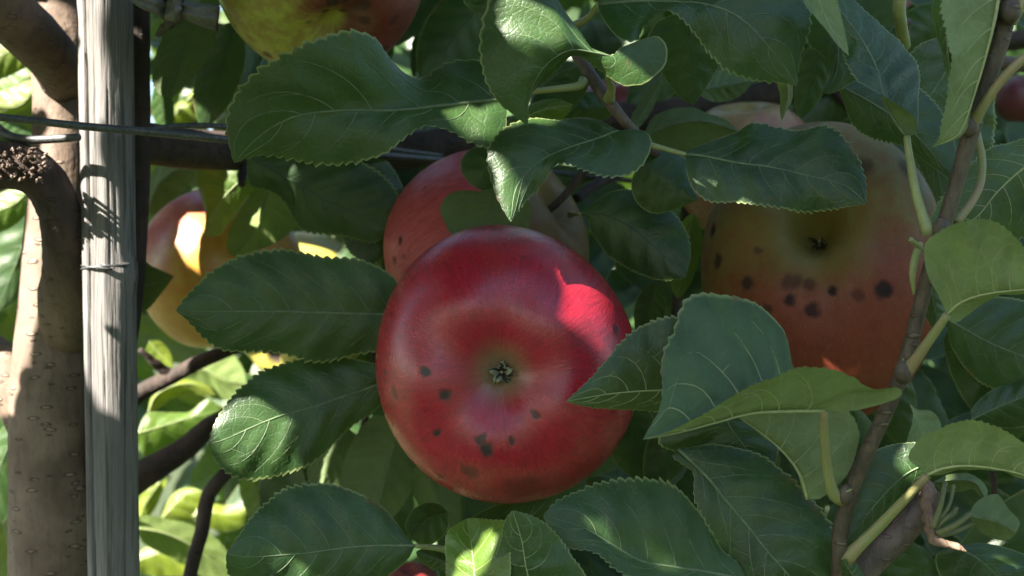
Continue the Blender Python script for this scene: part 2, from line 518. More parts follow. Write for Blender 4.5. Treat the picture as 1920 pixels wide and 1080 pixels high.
def branch(name, pts, mat, parent=None, rough=.06, sides=14, n=40, seed=0, uv=False):
    """pts: (x, y, depth, radius in pixels)"""
    xy = [(p[0], p[1]) for p in pts]; us = arc(xy); q = np.linspace(0, 1, n)
    c = herm([p[:3] for p in pts], us, q); r = np.interp(q, us, [p[3] for p in pts])
    path = np.array([P(x, y, z) for x, y, z in c])
    v, f, u_ = tube(path, r / FPX * c[:, 2], sides, True, rough, seed)
    return link(name, mesh(name, v, f, M[mat] if isinstance(mat, str) else mat), parent)

# ------------------------------------------------------------------ ground
def build_ground():
    t = NT('orchard_grass'); ob = t.n('NewGeometry').outputs['Position']
    a = t.noise(ob, 3, 5); b = t.noise(ob, 60, 4)
    c = t.mix(t.ramp(a, .35, .65), (.03, .052, .013), (.05, .07, .02))
    c = t.mix(t.ramp(b, .4, .75, 0, .5), c, (.09, .085, .035))
    t.p(Base_Color=c, Roughness=.95, Normal=t.bump(b, .8, .03))
    n = 40; V = []; S = 240
    for i in range(n + 1):
        for j in range(n + 1):
            x = (i / n * 2 - 1); y = (j / n * 2 - 1)
            x, y = S * x * abs(x), S * y * abs(y)
            V.append((x, y, .05 * math.sin(x * .7) * math.cos(y * .5) - .05))
    g = link('ground', mesh('ground', V, grid_faces(n + 1, n + 1, True), t.m))
    tag(g, 'mown green orchard grass under the apple trees', 'ground', kind='structure')
    # blades of grass near the tree
    V, Fc = [], []
    for i in range(9000):
        x, y = rnd.gauss(0, 1.6), rnd.uniform(-1.6, 3.5)
        h = rnd.uniform(.05, .16); a = rnd.uniform(0, 6.28); w = .003; ln = rnd.uniform(.02, .08); b = rnd.uniform(0, 6.28)
        k = len(V)
        V += [(x - w*math.cos(a), y - w*math.sin(a), -.08), (x + w*math.cos(a), y + w*math.sin(a), -.08), (x + ln*math.cos(b), y + ln*math.sin(b), h)]
        Fc.append((k, k + 1, k + 2))
    gr = link('grass', mesh('grass', V, Fc, simple('grass_blade', (.055, .11, .02), .6, 20, (.11, .15, .04)), False))
    tag(gr, 'short green grass growing round the foot of the tree', 'grass', kind='stuff')
build_ground()

# ------------------------------------------------------------------ the apple tree: trunk and limbs
tree = bpy.data.objects.new('apple_tree', None); COL.objects.link(tree)
tree.location = (P(98, 1000, .53).x, .53, 0)
tag(tree, 'young apple tree with brown trunk and dark serrated leaves, tied beside the grey stake', 'tree', 'apple trees')
NB = bpy.data.objects.new('apple_tree', None); COL.objects.link(NB)
NB.location = (-.28, 1.6, 0)
tag(NB, 'sunlit apple tree seen through the gaps at left behind the trunk, bright yellow-green leaves', 'tree', 'apple trees')

def build_trunk():
    pts = [(120, -700, .56, 60), (118, -250, .55, 60), (116, -60, .54, 58), (116, 80, .53, 56), (118, 200, .53, 52), (116, 330, .525, 54),
           (108, 460, .52, 60), (103, 600, .52, 66), (98, 740, .52, 74), (97, 900, .52, 74), (98, 1080, .52, 76), (98, 1700, .525, 84), (98, 3500, .53, 95), (98, 6200, .53, 110)]
    o = branch('trunk', pts, 'bark', tree, .035, 40, 170, 3)
    # cut stub with a torn rim at the left, curving down into the trunk
    branch('limb', [(-70, 318, .455, 40), (-10, 312, .46, 46), (45, 318, .462, 44), (85, 345, .466, 42), (112, 395, .47, 40), (122, 460, .478, 44), (126, 530, .491, 48), (122, 610, .510, 46), (112, 700, .533, 40)], 'bark_stub_shade', tree, .10, 24, 60, 11)
    V = []
    tubes = []
    for i in range(70):
        a = i / 70 * 6.28
        x, y = 40 + rnd.uniform(-60, 45), 285 + rnd.uniform(-5, 55)
        d = .4515 + rnd.uniform(0, .003) + abs(y - 315) * .00009
        l = rnd.uniform(4, 11); b = rnd.uniform(0, 6.28)
        tubes.append(tube(np.array([P(x, y, d), P(x + l*.5*math.cos(b), y - l*.4, d - .004), P(x + l*math.cos(b), y - l*.6*math.sin(b), d - .003)]), np.array([3.6, 2.8, .8]) / FPX * .43, 5, True, .3, i))
    v, f, u_ = join(tubes)
    link('torn_bark', mesh('torn_bark', v, f, bark('torn_bark_flakes', (.12, .08, .06), (.28, .22, .18), (.05, .035, .03), 0, 3, .9)), tree)
    # limb rising to the upper left
    branch('limb', [(-300, -440, .43, 42), (-215, -300, .435, 44), (-130, -150, .445, 48), (-65, -62, .455, 51), (0, 12, .468, 53), (62, 68, .488, 52), (108, 122, .51, 46), (128, 190, .54, 40)], 'bark_limb', tree, .05, 26, 60, 5)
    # pale limb joining low on the left
    branch('limb', [(-220, 610, .58, 46), (-110, 640, .56, 50), (-30, 672, .54, 52), (25, 715, .525, 50), (60, 790, .522, 50), (85, 880, .525, 40)], 'bark', tree, .05, 22, 40, 8)
    # dark upright limb beside the stake, horizontal limb behind the leaves
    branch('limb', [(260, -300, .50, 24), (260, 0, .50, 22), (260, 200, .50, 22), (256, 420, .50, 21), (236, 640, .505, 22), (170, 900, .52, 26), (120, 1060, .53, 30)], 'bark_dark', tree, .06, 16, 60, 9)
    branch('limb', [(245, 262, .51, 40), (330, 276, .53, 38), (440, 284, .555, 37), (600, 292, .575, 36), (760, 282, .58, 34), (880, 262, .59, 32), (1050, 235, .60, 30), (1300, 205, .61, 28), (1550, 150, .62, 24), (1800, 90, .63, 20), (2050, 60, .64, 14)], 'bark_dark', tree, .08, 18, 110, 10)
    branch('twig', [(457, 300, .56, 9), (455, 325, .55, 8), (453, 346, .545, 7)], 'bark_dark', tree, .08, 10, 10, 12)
    # twigs in the left gap
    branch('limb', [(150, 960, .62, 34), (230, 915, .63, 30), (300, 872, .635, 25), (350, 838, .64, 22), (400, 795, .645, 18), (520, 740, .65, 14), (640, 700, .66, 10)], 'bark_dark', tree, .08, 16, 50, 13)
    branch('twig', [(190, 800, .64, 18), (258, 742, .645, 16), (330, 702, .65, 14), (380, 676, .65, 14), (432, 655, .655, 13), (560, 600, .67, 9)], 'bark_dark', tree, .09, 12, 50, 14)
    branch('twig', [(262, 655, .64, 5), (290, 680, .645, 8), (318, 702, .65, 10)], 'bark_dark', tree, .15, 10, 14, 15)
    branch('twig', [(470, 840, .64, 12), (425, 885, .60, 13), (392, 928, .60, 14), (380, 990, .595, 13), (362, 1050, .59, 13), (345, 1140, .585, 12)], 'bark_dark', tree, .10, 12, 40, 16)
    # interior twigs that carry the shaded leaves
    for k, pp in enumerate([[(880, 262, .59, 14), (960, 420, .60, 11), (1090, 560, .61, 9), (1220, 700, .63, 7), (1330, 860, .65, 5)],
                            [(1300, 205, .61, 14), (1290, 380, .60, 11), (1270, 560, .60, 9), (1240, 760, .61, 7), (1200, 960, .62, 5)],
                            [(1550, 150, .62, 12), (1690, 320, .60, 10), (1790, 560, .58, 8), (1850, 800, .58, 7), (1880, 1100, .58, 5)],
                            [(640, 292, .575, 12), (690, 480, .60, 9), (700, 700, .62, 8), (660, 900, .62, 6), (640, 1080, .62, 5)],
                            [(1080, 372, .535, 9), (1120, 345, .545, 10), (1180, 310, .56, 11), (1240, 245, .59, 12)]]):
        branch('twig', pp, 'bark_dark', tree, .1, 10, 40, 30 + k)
build_trunk()

# ------------------------------------------------------------------ stake, wire, tie
def build_stake():
    d = .475
    n = 150
    V, Fc, K = [], [], 150
    ys = np.linspace(-420, 1700, n)
    rr = random.Random(2)
    cracks = [(-2.10, .30, .042, -420, 1700), (-1.18, .12, .02, 160, 520), (-.95, .14, .024, 330, 470), (-1.5, .10, .018, 560, 1080), (-1.75, .08, .015, -100, 330), (-.7, .10, .02, 600, 1100), (-1.3, .08, .016, -300, 130), (2.2, .2, .06, -420, 1700)]
    for i, y in enumerate(ys):
        cx = 197 + (y - 0) * .0155
        rad = 48 - y * .0028
        cen = P(cx, y, d)
        for j in range(K):
            a = -math.pi + 2 * math.pi * j / K
            # split post: flattened faces
            r = 1.0 + .05 * math.cos(3 * a + .6) + .03 * math.cos(5 * a)
            for (ca, dep, wid, y0, y1) in cracks:
                e = min(1, max(0, min(y - y0, y1 - y) / 50))
                off = .05 * math.sin(y * .006 + ca * 3)
                r -= dep * e * math.exp(-((a - ca - off) / wid) ** 2)
            kn = math.exp(-((y - 512) / 26) ** 2)
            r += .16 * kn * math.exp(-((a + .35) / .4) ** 2) + .05 * kn * math.sin(a * 9 + y * .2) * math.exp(-((a + .35) / .6) ** 2)
            r += .010 * math.sin(9 * a + y * .004) + rr.uniform(-.004, .004)
            k = rad * r / FPX * d
            V.append(cen + Vector((math.cos(a) * k, math.sin(a) * k, 0)))
    for i in range(n - 1):
        for j in range(K):
            a, b = i * K + j, i * K + (j + 1) % K
            Fc.append((a, a + K, b + K, b))
    Fc.append(tuple(range(K))); Fc.append(tuple(reversed(range((n - 1) * K, n * K))))
    me = mesh('wooden_stake', V, Fc, M['stake'])
    # lower length down to the soil
    o = link('wooden_stake', me)
    tag(o, 'weathered grey wooden stake with long cracks standing in front of the trunk', 'stake')
    lo = V[(n - 1) * K:]
    bot = [Vector((v.x, v.y, -.1)) for v in lo]
    fc = [(j, (j + 1) % K, K + (j + 1) % K, K + j) for j in range(K)]
    link('stake_foot', mesh('stake_foot', list(lo) + bot, [tuple(reversed(f)) for f in fc], M['stake']), o)
    # thin wire wound round the stake at the knot
    pts = []
    for t in np.linspace(0, 4.6, 60):
        a = -math.pi / 2 + t * math.pi * .9
        y = 497 + 18 * math.sin(t * 1.4) * .5 + t * 1.5
        c = P(197 + 500 * .0155, y, d)
        k = 50.5 / FPX * d
        pts.append(c + Vector((math.cos(a) * k, math.sin(a) * k, 0)))
    v, f, u_ = tube(np.array(pts), 1.9 / FPX * d, 6)
    w = link('binding_wire', mesh('binding_wire', v, f, M['wire']), None)
    tag(w, 'thin binding wire wound once round the grey stake at its knot', 'wire')
build_stake()

def build_wire():
    q = [(-300, 196, .41, 7.2), (0, 220, .425, 7.2), (160, 237, .435, 7.6), (300, 249, .445, 8.0), (430, 262, .455, 7.6), (600, 281, .50, 6.5), (760, 294, .54, 6), (830, 300, .555, 5.5), (1100, 330, .62, 5), (1500, 372, .72, 4.6), (2050, 430, .85, 4)]
    o = branch('trellis_wire', q, 'wire', None, 0.01, 10, 90, 1)
    tag(o, 'thick grey trellis wire running across in front of the trunk and stake', 'wire')
    o = branch('trellis_wire', [(256, 246, .456, 3.4), (330, 236, .465, 5), (430, 238, .475, 5), (600, 262, .52, 5), (830, 292, .565, 4)], 'wire', None, 0.01, 8, 40, 2)
    tag(o, 'second thinner dark wire strand starting at the right of the stake', 'wire')
    o = branch('wire_hook', [(-60, 190, .47, 9), (-12, 235, .465, 10), (18, 255, .462, 9), (60, 262, .46, 8), (110, 260, .458, 8), (149, 257, .456, 7)], 'wire', None, .02, 10, 40, 3)
    tag(o, 'short bent grey wire end lying above the cut stub, behind the long wire', 'wire')
build_wire()

def build_tie():
    # a strip of cloth knotted at the upper right of the stake
    root = bpy.data.objects.new('cloth_tie', None); COL.objects.link(root)
    root.location = P(320, 20, .455)
    tag(root, 'grey cloth strip knotted at the top right of the stake', 'tie')
    def sheet(name, rows, seed, th=.0009):
        rr = random.Random(seed)
        n = 22; m = 11
        us = np.linspace(0, 1, len(rows)); q = np.linspace(0, 1, n)
        top = herm([r[0] for r in rows], us, q); bot = herm([r[1] for r in rows], us, q)
        dd = np.interp(q, us, [r[2] for r in rows])
        Vf = []
        for i in range(n):
            for j in range(m):
                t = j / (m - 1)
                x, y = top[i] * (1 - t) + bot[i] * t
                z = dd[i] - .006 * math.sin(math.pi * t) - .0022 * math.sin(t * 13 + 2.2 * q[i] + seed) * (.4 + .6 * abs(math.cos(q[i] * 3)))
                Vf.append(P(x, y, z))
        k = len(Vf)
        Vb = [v + Vector((0, th + .004, 0)) for v in Vf]
        f = grid_faces(n, m, False)
        fb = [tuple(reversed([i + k for i in t])) for t in f]
        rim = []
        loop = [j for j in range(m)] + [i * m + m - 1 for i in range(1, n)] + [(n - 1) * m + j for j in range(m - 2, -1, -1)] + [i * m for i in range(n - 2, 0, -1)]
        for a, b in zip(loop, loop[1:] + loop[:1]): rim.append((b, a, a + k, b + k))
        link(name, mesh(name, Vf + Vb, f + fb + rim, M['cloth']), root)
    sheet('wrap', [((205, -60), (215, -30), .43), ((245, -30), (250, 6), .428), ((280, -20), (285, 22), .44), ((310, -10), (306, 36), .45), ((326, 0), (322, 32), .452)], 1)
    sheet('wrap', [((240, -90), (240, -40), .44), ((290, -60), (300, -5), .445), ((335, -22), (332, 14), .452)], 2)
    sheet('knot', [((316, -16), (308, 36), .447), ((328, -20), (326, 38), .442), ((338, -14), (338, 30), .446)], 3)
    sheet('tail', [((332, -4), (330, 26), .450), ((352, 2), (348, 36), .447), ((378, 6), (372, 46), .448), ((407, 8), (402, 54), .452)], 4)
    sheet('tail', [((332, 10), (318, 30), .458), ((352, 4), (300, 48), .462), ((372, 10), (290, 66), .47)], 5)
build_tie()

# ------------------------------------------------------------------ apples
APPLES = []
def build_apple(cx, cy, d, rpx, axis, mat, label, el=1.0, stretch=(1, 1), eye=1.0, calyx=True, stem=False, seed=0, dim=.26, n=(150, 90), basin=.30, pit=.05, category='apple'):
    """cx, cy, rpx in pixels; axis points out of the calyx"""
    Rr = rpx / FPX * d
    ax = Vector(axis).normalized()
    ref = Vector((0, 0, 1)) if abs(ax.z) < .9 else Vector((1, 0, 0))
    X = ref.cross(ax).normalized(); Y = ax.cross(X)
    rr = random.Random(seed); p0, p1, p2 = [rr.uniform(0, 6.28) for _ in range(3)]
    K, L = n
    V, Fc = [], []
    def surf(ph, a):
        s = math.sin(ph); c = math.cos(ph)
        x = s * (1 - .06 * c) ** -1 * .985
        x = x * (1 + .02 * math.cos(2 * a + p0) + .012 * math.cos(3 * a + p1))
        z = c * el
        z -= (dim * math.exp(-(s / basin) ** 2) + pit * math.exp(-(s / .15) ** 2)) * (1 if c > 0 else 0)
        if c < 0: z += .32 * math.exp(-(s / .26) ** 2)
        # five soft shoulders round the eye
        k = math.exp(-((ph - .55) / .28) ** 2)
        z += .022 * k * math.cos(5 * a + p2)
        v = X * (x * math.cos(a)) + Y * (x * math.sin(a)) + ax * z
        return Vector((v.x * stretch[0], v.y, v.z * stretch[1])) * Rr
    for i in range(L + 1):
        t = i / L
        ph = math.pi * (t - .045 * math.sin(2 * math.pi * t))
        for j in range(K):
            V.append(surf(max(.004, min(math.pi - .004, ph)), 2 * math.pi * j / K))
    for i in range(L):
        for j in range(K):
            a, b = i * K + j, i * K + (j + 1) % K
            Fc.append((a, a + K, b + K, b))
    Fc.append(tuple(range(K))); Fc.append(tuple(reversed(range(L * K, (L + 1) * K))))
    o = link('apple', mesh('apple', V, Fc, mat))
    o.location = P(cx, cy, d)
    tag(o, label, category, 'apples on the tree')
    APPLES.append((cx, cy, rpx, d, Rr))
    if calyx:
        base = surf(.004, 0)
        # tuft of dried stamens in the eye
        tubes = []
        for k in range(12):
            a = rr.uniform(0, 6.28); l = rr.uniform(.05, .10) * Rr
            p = base + (X * math.cos(a) + Y * math.sin(a)) * .02 * Rr
            tubes.append(tube(np.array([p, p + ax * l * .6 + (X*math.cos(a) + Y*math.sin(a)) * l * .3, p + ax * l + (X*math.cos(a+.4) + Y*math.sin(a+.4)) * l * .7]), np.array([.012, .009, .004]) * Rr, 5))
        v, f, u_ = join(tubes)
        cal = link('calyx', mesh('calyx', v, f, simple('dried_calyx', (.025, .02, .014), .9)), o)
        if 'sepal' not in M: M['sepal'] = simple('sepal_felt', (.20, .21, .12), .9, 900, (.36, .36, .25), .8, 2500)
        for k in range(5):
            a = 2 * math.pi * (k + .2) / 5 + rr.uniform(-.15, .15)
            er = X * math.cos(a) + Y * math.sin(a); et = -X * math.sin(a) + Y * math.cos(a)
            sv = []; rows, cols = 8, 5; lf = rr.uniform(.03, .10)
            ln = rr.uniform(.085, .15) * Rr * eye
            for i in range(rows):
                t = i / (rows - 1); w = .036 * Rr * eye * (1 - t ** 1.5) + .002 * Rr
                for j in range(cols):
                    s_ = (j / (cols - 1) * 2 - 1)
                    pr_ = er * (.02 * Rr + ln * (t - .15 * t * t)) + et * (w * s_ + .02 * Rr * t * rr.uniform(-.3, .3))
                    lift = ax * Rr * eye * (lf * math.sin(t * 2.6) + .045 * s_ * s_ * (1 - t) + .012)
                    sv.append(base + pr_ + lift)
            back = [p - ax * .010 * Rr for p in sv]
            f = grid_faces(rows, cols, False); kk = len(sv)
            fb = [tuple(reversed([q + kk for q in t_])) for t_ in f]
            loop = [j for j in range(cols)] + [i * cols + cols - 1 for i in range(1, rows)] + [(rows - 1) * cols + j for j in range(cols - 2, -1, -1)] + [i * cols for i in range(rows - 2, 0, -1)]
            rim = [(b_, a_, a_ + kk, b_ + kk) for a_, b_ in zip(loop, loop[1:] + loop[:1])]
            link('sepal', mesh('sepal', sv + back, f + fb + rim, M['sepal']), cal)
    if stem:
        base = surf(math.pi - .004, 0)
        q = np.linspace(0, 1, 10)
        path = np.array([base - ax * (Rr * .62 * t) + Vector((0, 0, 1)) * Rr * .22 * t * t for t in q])
        v, f, u_ = tube(path, Rr * (.035 + .02 * q ** 3), 8, True, .06, seed)
        link('stem', mesh('stem', v, f, M['twig']), o)
    return o

def spot(cx, cy, d, rpx, st, lst):
    """pixel spots as directions on the fruit: where the ray through the pixel meets it"""
    out = []; c = np.array(P(cx, cy, d)); r = rpx / FPX * d
    k = np.array([1, 1, 1 / st]); o = (np.array([0, 0, ZC]) - c) * k
    for (x, y, q, w) in lst:
        v = (np.array(P(x, y, 1)) - np.array([0, 0, ZC])) * k; v /= np.linalg.norm(v)
        bb = o @ v; disc = max(0, bb * bb - (o @ o - r * r))
        p = (o + v * (-bb - math.sqrt(disc))) / k
        p /= np.linalg.norm(p)
        out.append((p[0], p[1], p[2], q / rpx, min(1, w * 1.12)))
    return out

def build_apples():
    ax = Vector((-.06, -1, -.03)).normalized()
    sp = spot(950, 682, .43, 247, 1.06, [(792, 697, 11, .95), (826, 747, 11, .9), (742, 738, 12, .55), (813, 818, 10, .85), (900, 832, 11, .8), (911, 848, 14, .95), (963, 838, 7, .8),
                                  (1011, 790, 11, .75), (880, 884, 18, .6), (826, 890, 9, .6), (1158, 618, 10, .75), (720, 700, 6, .6), (980, 480, 8, .4), (1100, 630, 30, .3), (985, 915, 40, .35), (735, 790, 8, .5)])
    m = apple_material('apple_skin_red', ax, (.21, .17, .085), (.17, .05, .03), (.41, .016, .034), (.23, .008, .022), (-.15, -.8, .32), -1.7, -1.0, sp, .36, .28, .45)
    build_apple(950, 682, .43, 247, ax, m, 'large red apple in the centre, star-shaped eye facing out, ringed by dark pitted spots', .98, (1.0, 1.06), seed=4, dim=.285, basin=.34, pit=.07, eye=.85, n=(200, 120))
    ax = Vector((-.65, -.25, -.70)).normalized()
    ax2 = Vector((-.70, .35, -.45)).normalized()
    sp = spot(915, 472, .512, 200, 1.02, [(751, 450, 8, .7), (742, 492, 9, .5), (760, 480, 5, .4), (790, 350, 6, .3)])
    m = apple_material('apple_skin_rosy', ax2, (.15, .108, .022), (.17, .085, .022), (.52, .10, .10), (.36, .045, .05), (-.95, -.3, .1), -.1, .40, sp, .3, .40, .5, .4, spec=.35)
    build_apple(915, 472, .512, 200, ax2, m, 'rosy apple half hidden directly behind the large red apple, stem hollow at its right', .96, (1, 1.02), calyx=False, stem=True, seed=8)
    ax = Vector((-.28, -.88, .40)).normalized()
    sp = spot(1542, 515, .478, 230, 1.22, [(1338, 432, 13, .85), (1345, 488, 14, .75), (1400, 530, 14, .75), (1482, 528, 18, .55), (1513, 534, 14, .55), (1562, 550, 11, .9), (1656, 542, 16, .85), (1482, 563, 11, .85),
                                    (1524, 583, 13, .8), (1608, 552, 11, .45), (1440, 580, 11, .6), (1690, 285, 26, .6), (1620, 300, 20, .5), (1412, 465, 9, .5), (1700, 320, 22, .5)])
    m = apple_material('apple_skin_russet', ax, (.17, .145, .032), (.19, .105, .028), (.215, .05, .025), (.14, .025, .016), (.1, -.35, -.6), -.3, .7, sp, .66, .50, .22, spec=.3, fur=.25)
    build_apple(1542, 515, .478, 230, ax, m, 'big shaded brownish apple at right with a row of dark spots below its green eye', 1.0, (1, 1.22), seed=12, dim=.24, basin=.40, pit=.30, eye=.35, n=(170, 110))
    ax = Vector((.3, -.55, -.78)).normalized()
    sp = spot(596, -58, .475, 198, 1, [(630, 15, 15, .8), (655, 5, 12, .6), (615, 50, 12, .6), (500, 105, 12, .7), (690, 20, 20, .6), (700, 55, 12, .6), (660, 52, 9, .6), (740, 40, 12, .5), (575, 60, 8, .4), (722, 95, 14, .7)])
    m = apple_material('apple_skin_greenish', ax, (.42, .44, .06), (.34, .27, .05), (.20, .05, .03), (.12, .025, .02), (.95, -.3, .1), -.05, .55, sp, .2, .42, .5)
    build_apple(596, -58, .475, 198, ax, m, 'green and brown-red spotted apple cut off by the top edge above the long leaf', .97, seed=21, calyx=False)
    ax = Vector((.5, -.2, -.8)).normalized()
    m = apple_material('apple_skin_peach', ax, (.62, .34, .05), (.62, .27, .05), (.50, .08, .065), (.40, .05, .04), (-.75, -.2, .75), .25, .95, [], .2, .32, .5)
    build_apple(409, 500, .62, 152, ax, m, 'peach-pink and yellow sunlit apple just right of the grey stake', .98, (1, 1.02), seed=33, calyx=False)
    ax = Vector((-.45, -.62, -.66)).normalized()
    sp = spot(566, 572, .705, 142, 1, [(500, 688, 26, .9)])
    m = apple_material('apple_skin_yellow', ax, (.50, .42, .09), (.44, .40, .08), (.40, .22, .06), (.34, .18, .05), (1, .2, -.6), .6, 1.4, sp, .2, .36, .4)
    build_apple(566, 572, .705, 142, ax, m, 'yellow apple mostly behind the flat leaf to the left of the large red apple', .98, seed=35, calyx=False)
    m_dark = None
    def plain(name, base, red, bl): return apple_material(name, Vector((.1, -.2, -.97)).normalized(), base, tuple(x * .9 for x in base), red, tuple(x * .6 for x in red), bl, -.4, .6, [], .2, .38, .5)
    m = plain('apple_skin_blush', (.34, .26, .10), (.36, .12, .09), (.4, -.5, -.5))
    build_apple(1400, 318, .60, 138, (.1, .3, -.95), m, 'pale pinkish apple peeping out above the leaf left of the big brownish apple', .97, seed=41, calyx=False)
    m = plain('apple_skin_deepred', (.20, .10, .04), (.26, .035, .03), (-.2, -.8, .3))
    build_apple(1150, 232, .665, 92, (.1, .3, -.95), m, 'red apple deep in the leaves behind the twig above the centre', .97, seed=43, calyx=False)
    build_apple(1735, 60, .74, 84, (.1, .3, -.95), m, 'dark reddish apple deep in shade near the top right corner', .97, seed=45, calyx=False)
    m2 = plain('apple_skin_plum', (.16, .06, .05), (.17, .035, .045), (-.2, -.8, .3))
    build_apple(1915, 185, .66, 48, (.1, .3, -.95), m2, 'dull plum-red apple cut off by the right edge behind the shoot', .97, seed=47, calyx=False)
    build_apple(772, 1110, .56, 58, (.1, .3, -.95), m, 'small red bit of an apple at the bottom edge left of the bright yellow leaf', .97, seed=49, calyx=False)
build_apples()

# ------------------------------------------------------------------ twigs and shoots
def build_shoots():
    o = branch('shoot', [(1935, -120, .352, 19), (1898, -10, .354, 18), (1872, 90, .356, 17), (1843, 170, .358, 17), (1818, 255, .36, 16), (1795, 335, .362, 15), (1768, 430, .364, 14.5),
                     (1742, 510, .367, 14.5), (1722, 590, .37, 14.5), (1695, 690, .373, 14.5), (1665, 765, .376, 14.5), (1625, 850, .38, 14.5), (1596, 920, .384, 15), (1577, 985, .387, 15), (1572, 1060, .39, 15), (1566, 1200, .41, 15), (1500, 1500, .47, 20)], 'shoot', tree, .05, 18, 110, 50)
    # buds and swollen nodes
    for x, y, d, w in ((1893, 22, .350, 22), (1818, 240, .357, 17), (1765, 432, .361, 18), (1693, 700, .370, 18), (1585, 930, .381, 16)):
        c = P(x, y, d); k = w / FPX * d
        bm = bmesh.new(); bmesh.ops.create_icosphere(bm, subdivisions=2, radius=k)
        for v in bm.verts:
            v.co = Vector((v.co.x * .95, v.co.y * .8, v.co.z * 1.25)) + Vector((0, 0, .15 * k)) + Vector((rnd.uniform(-.06, .06), rnd.uniform(-.06, .06), rnd.uniform(-.06, .06))) * k
        me = bpy.data.meshes.new('bud'); bm.to_mesh(me); bm.free(); me.materials.append(M['shoot'])
        me.polygons.foreach_set('use_smooth', [True] * len(me.polygons))
        b = link('bud', me, o); b.location = c
    branch('twig', [(1040, 30, .42, 12), (1075, 90, .412, 12), (1100, 130, .408, 12), (1125, 168, .405, 12), (1148, 198, .404, 11), (1172, 228, .405, 10), (1205, 262, .415, 9), (1240, 300, .45, 9), (1255, 350, .50, 9)], 'twig', tree, .07, 12, 50, 52)
    branch('twig', [(1500, 1200, .43, 40), (1580, 1100, .41, 34), (1640, 1042, .405, 30), (1690, 995, .402, 28), (1730, 950, .40, 25), (1745, 915, .40, 18)], 'twig', tree, .06, 18, 50, 54)
    sp = branch('spur', [(1740, 915, .396, 15), (1738, 930, .393, 16), (1737, 950, .391, 13), (1741, 962, .39, 10), (1740, 972, .389, 12), (1744, 982, .388, 9), (1743, 991, .388, 11), (1748, 1001, .387, 8), (1751, 1010, .387, 10), (1768, 1019, .386, 7), (1782, 1022, .386, 6), (1797, 1026, .385, 6), (1812, 1034, .385, 1.5)], 'spur', tree, .22, 14, 70, 55)
    for a in ([(1748, 990, .387, 7), (1762, 950, .388, 6), (1772, 905, .392, 5)], [(1755, 1000, .386, 6), (1790, 985, .385, 6), (1820, 962, .388, 6)], [(1756, 1006, .388, 6), (1795, 995, .39, 5), (1830, 978, .395, 5)],
              [(1752, 985, .388, 5), (1778, 950, .39, 4), (1788, 910, .395, 4)], [(1750, 1000, .388, 4), (1770, 975, .388, 5), (1788, 962, .39, 7), (1792, 950, .39, 5)]):
        branch('petiole', a, 'petiole_dim', sp, .03, 8, 14, rnd.randint(0, 999))
    for a in ([(1650, 110, .62, 16), (1720, 100, .60, 16), (1790, 106, .58, 15), (1900, 120, .56, 14), (1990, 126, .56, 12)], [(1700, 40, .53, 8), (1696, 70, .55, 9), (1692, 100, .58, 9)]):
        branch('twig', a, 'twig', tree, .07, 12, 30, rnd.randint(0, 999))
    # free petioles that lead out of the picture
    branch('petiole', [(1822, 236, .358, 12), (1838, 208, .355, 9.5), (1866, 165, .352, 9), (1905, 122, .35, 9), (1975, 60, .35, 8)], 'petiole_pink', o, .03, 10, 24, 60)
    branch('petiole', [(1893, 40, .352, 14), (1912, 12, .35, 11), (1950, -60, .35, 9)], 'petiole_pink', o, .03, 10, 20, 61)
    branch('petiole', [(1694, -40, .40, 13), (1686, 10, .402, 12), (1690, 50, .41, 11), (1696, 85, .425, 12)], 'petiole', tree, .03, 10, 20, 62)
    branch('petiole', [(1790, 418, .366, 10), (1818, 385, .368, 8), (1838, 345, .371, 7.5), (1842, 300, .374, 7), (1832, 250, .378, 6.5), (1828, 215, .382, 6)], 'petiole_pink', o, .03, 10, 24, 63)
    for a in ([(1713, 552, .366, 2), (1711, 510, .364, 7), (1720, 470, .363, 8), (1728, 455, .363, 5)], [(1706, 448, .36, 5), (1716, 456, .361, 5), (1730, 468, .363, 4)], [(1698, 700, .371, 3), (1694, 686, .37, 3), (1693, 672, .37, 1.5)], [(1582, 925, .381, 3), (1590, 921, .379, 2.5), (1598, 917, .378, 1)]):
        branch('stipule', a, 'petiole', o, .05, 8, 12, rnd.randint(0, 999))
build_shoots()

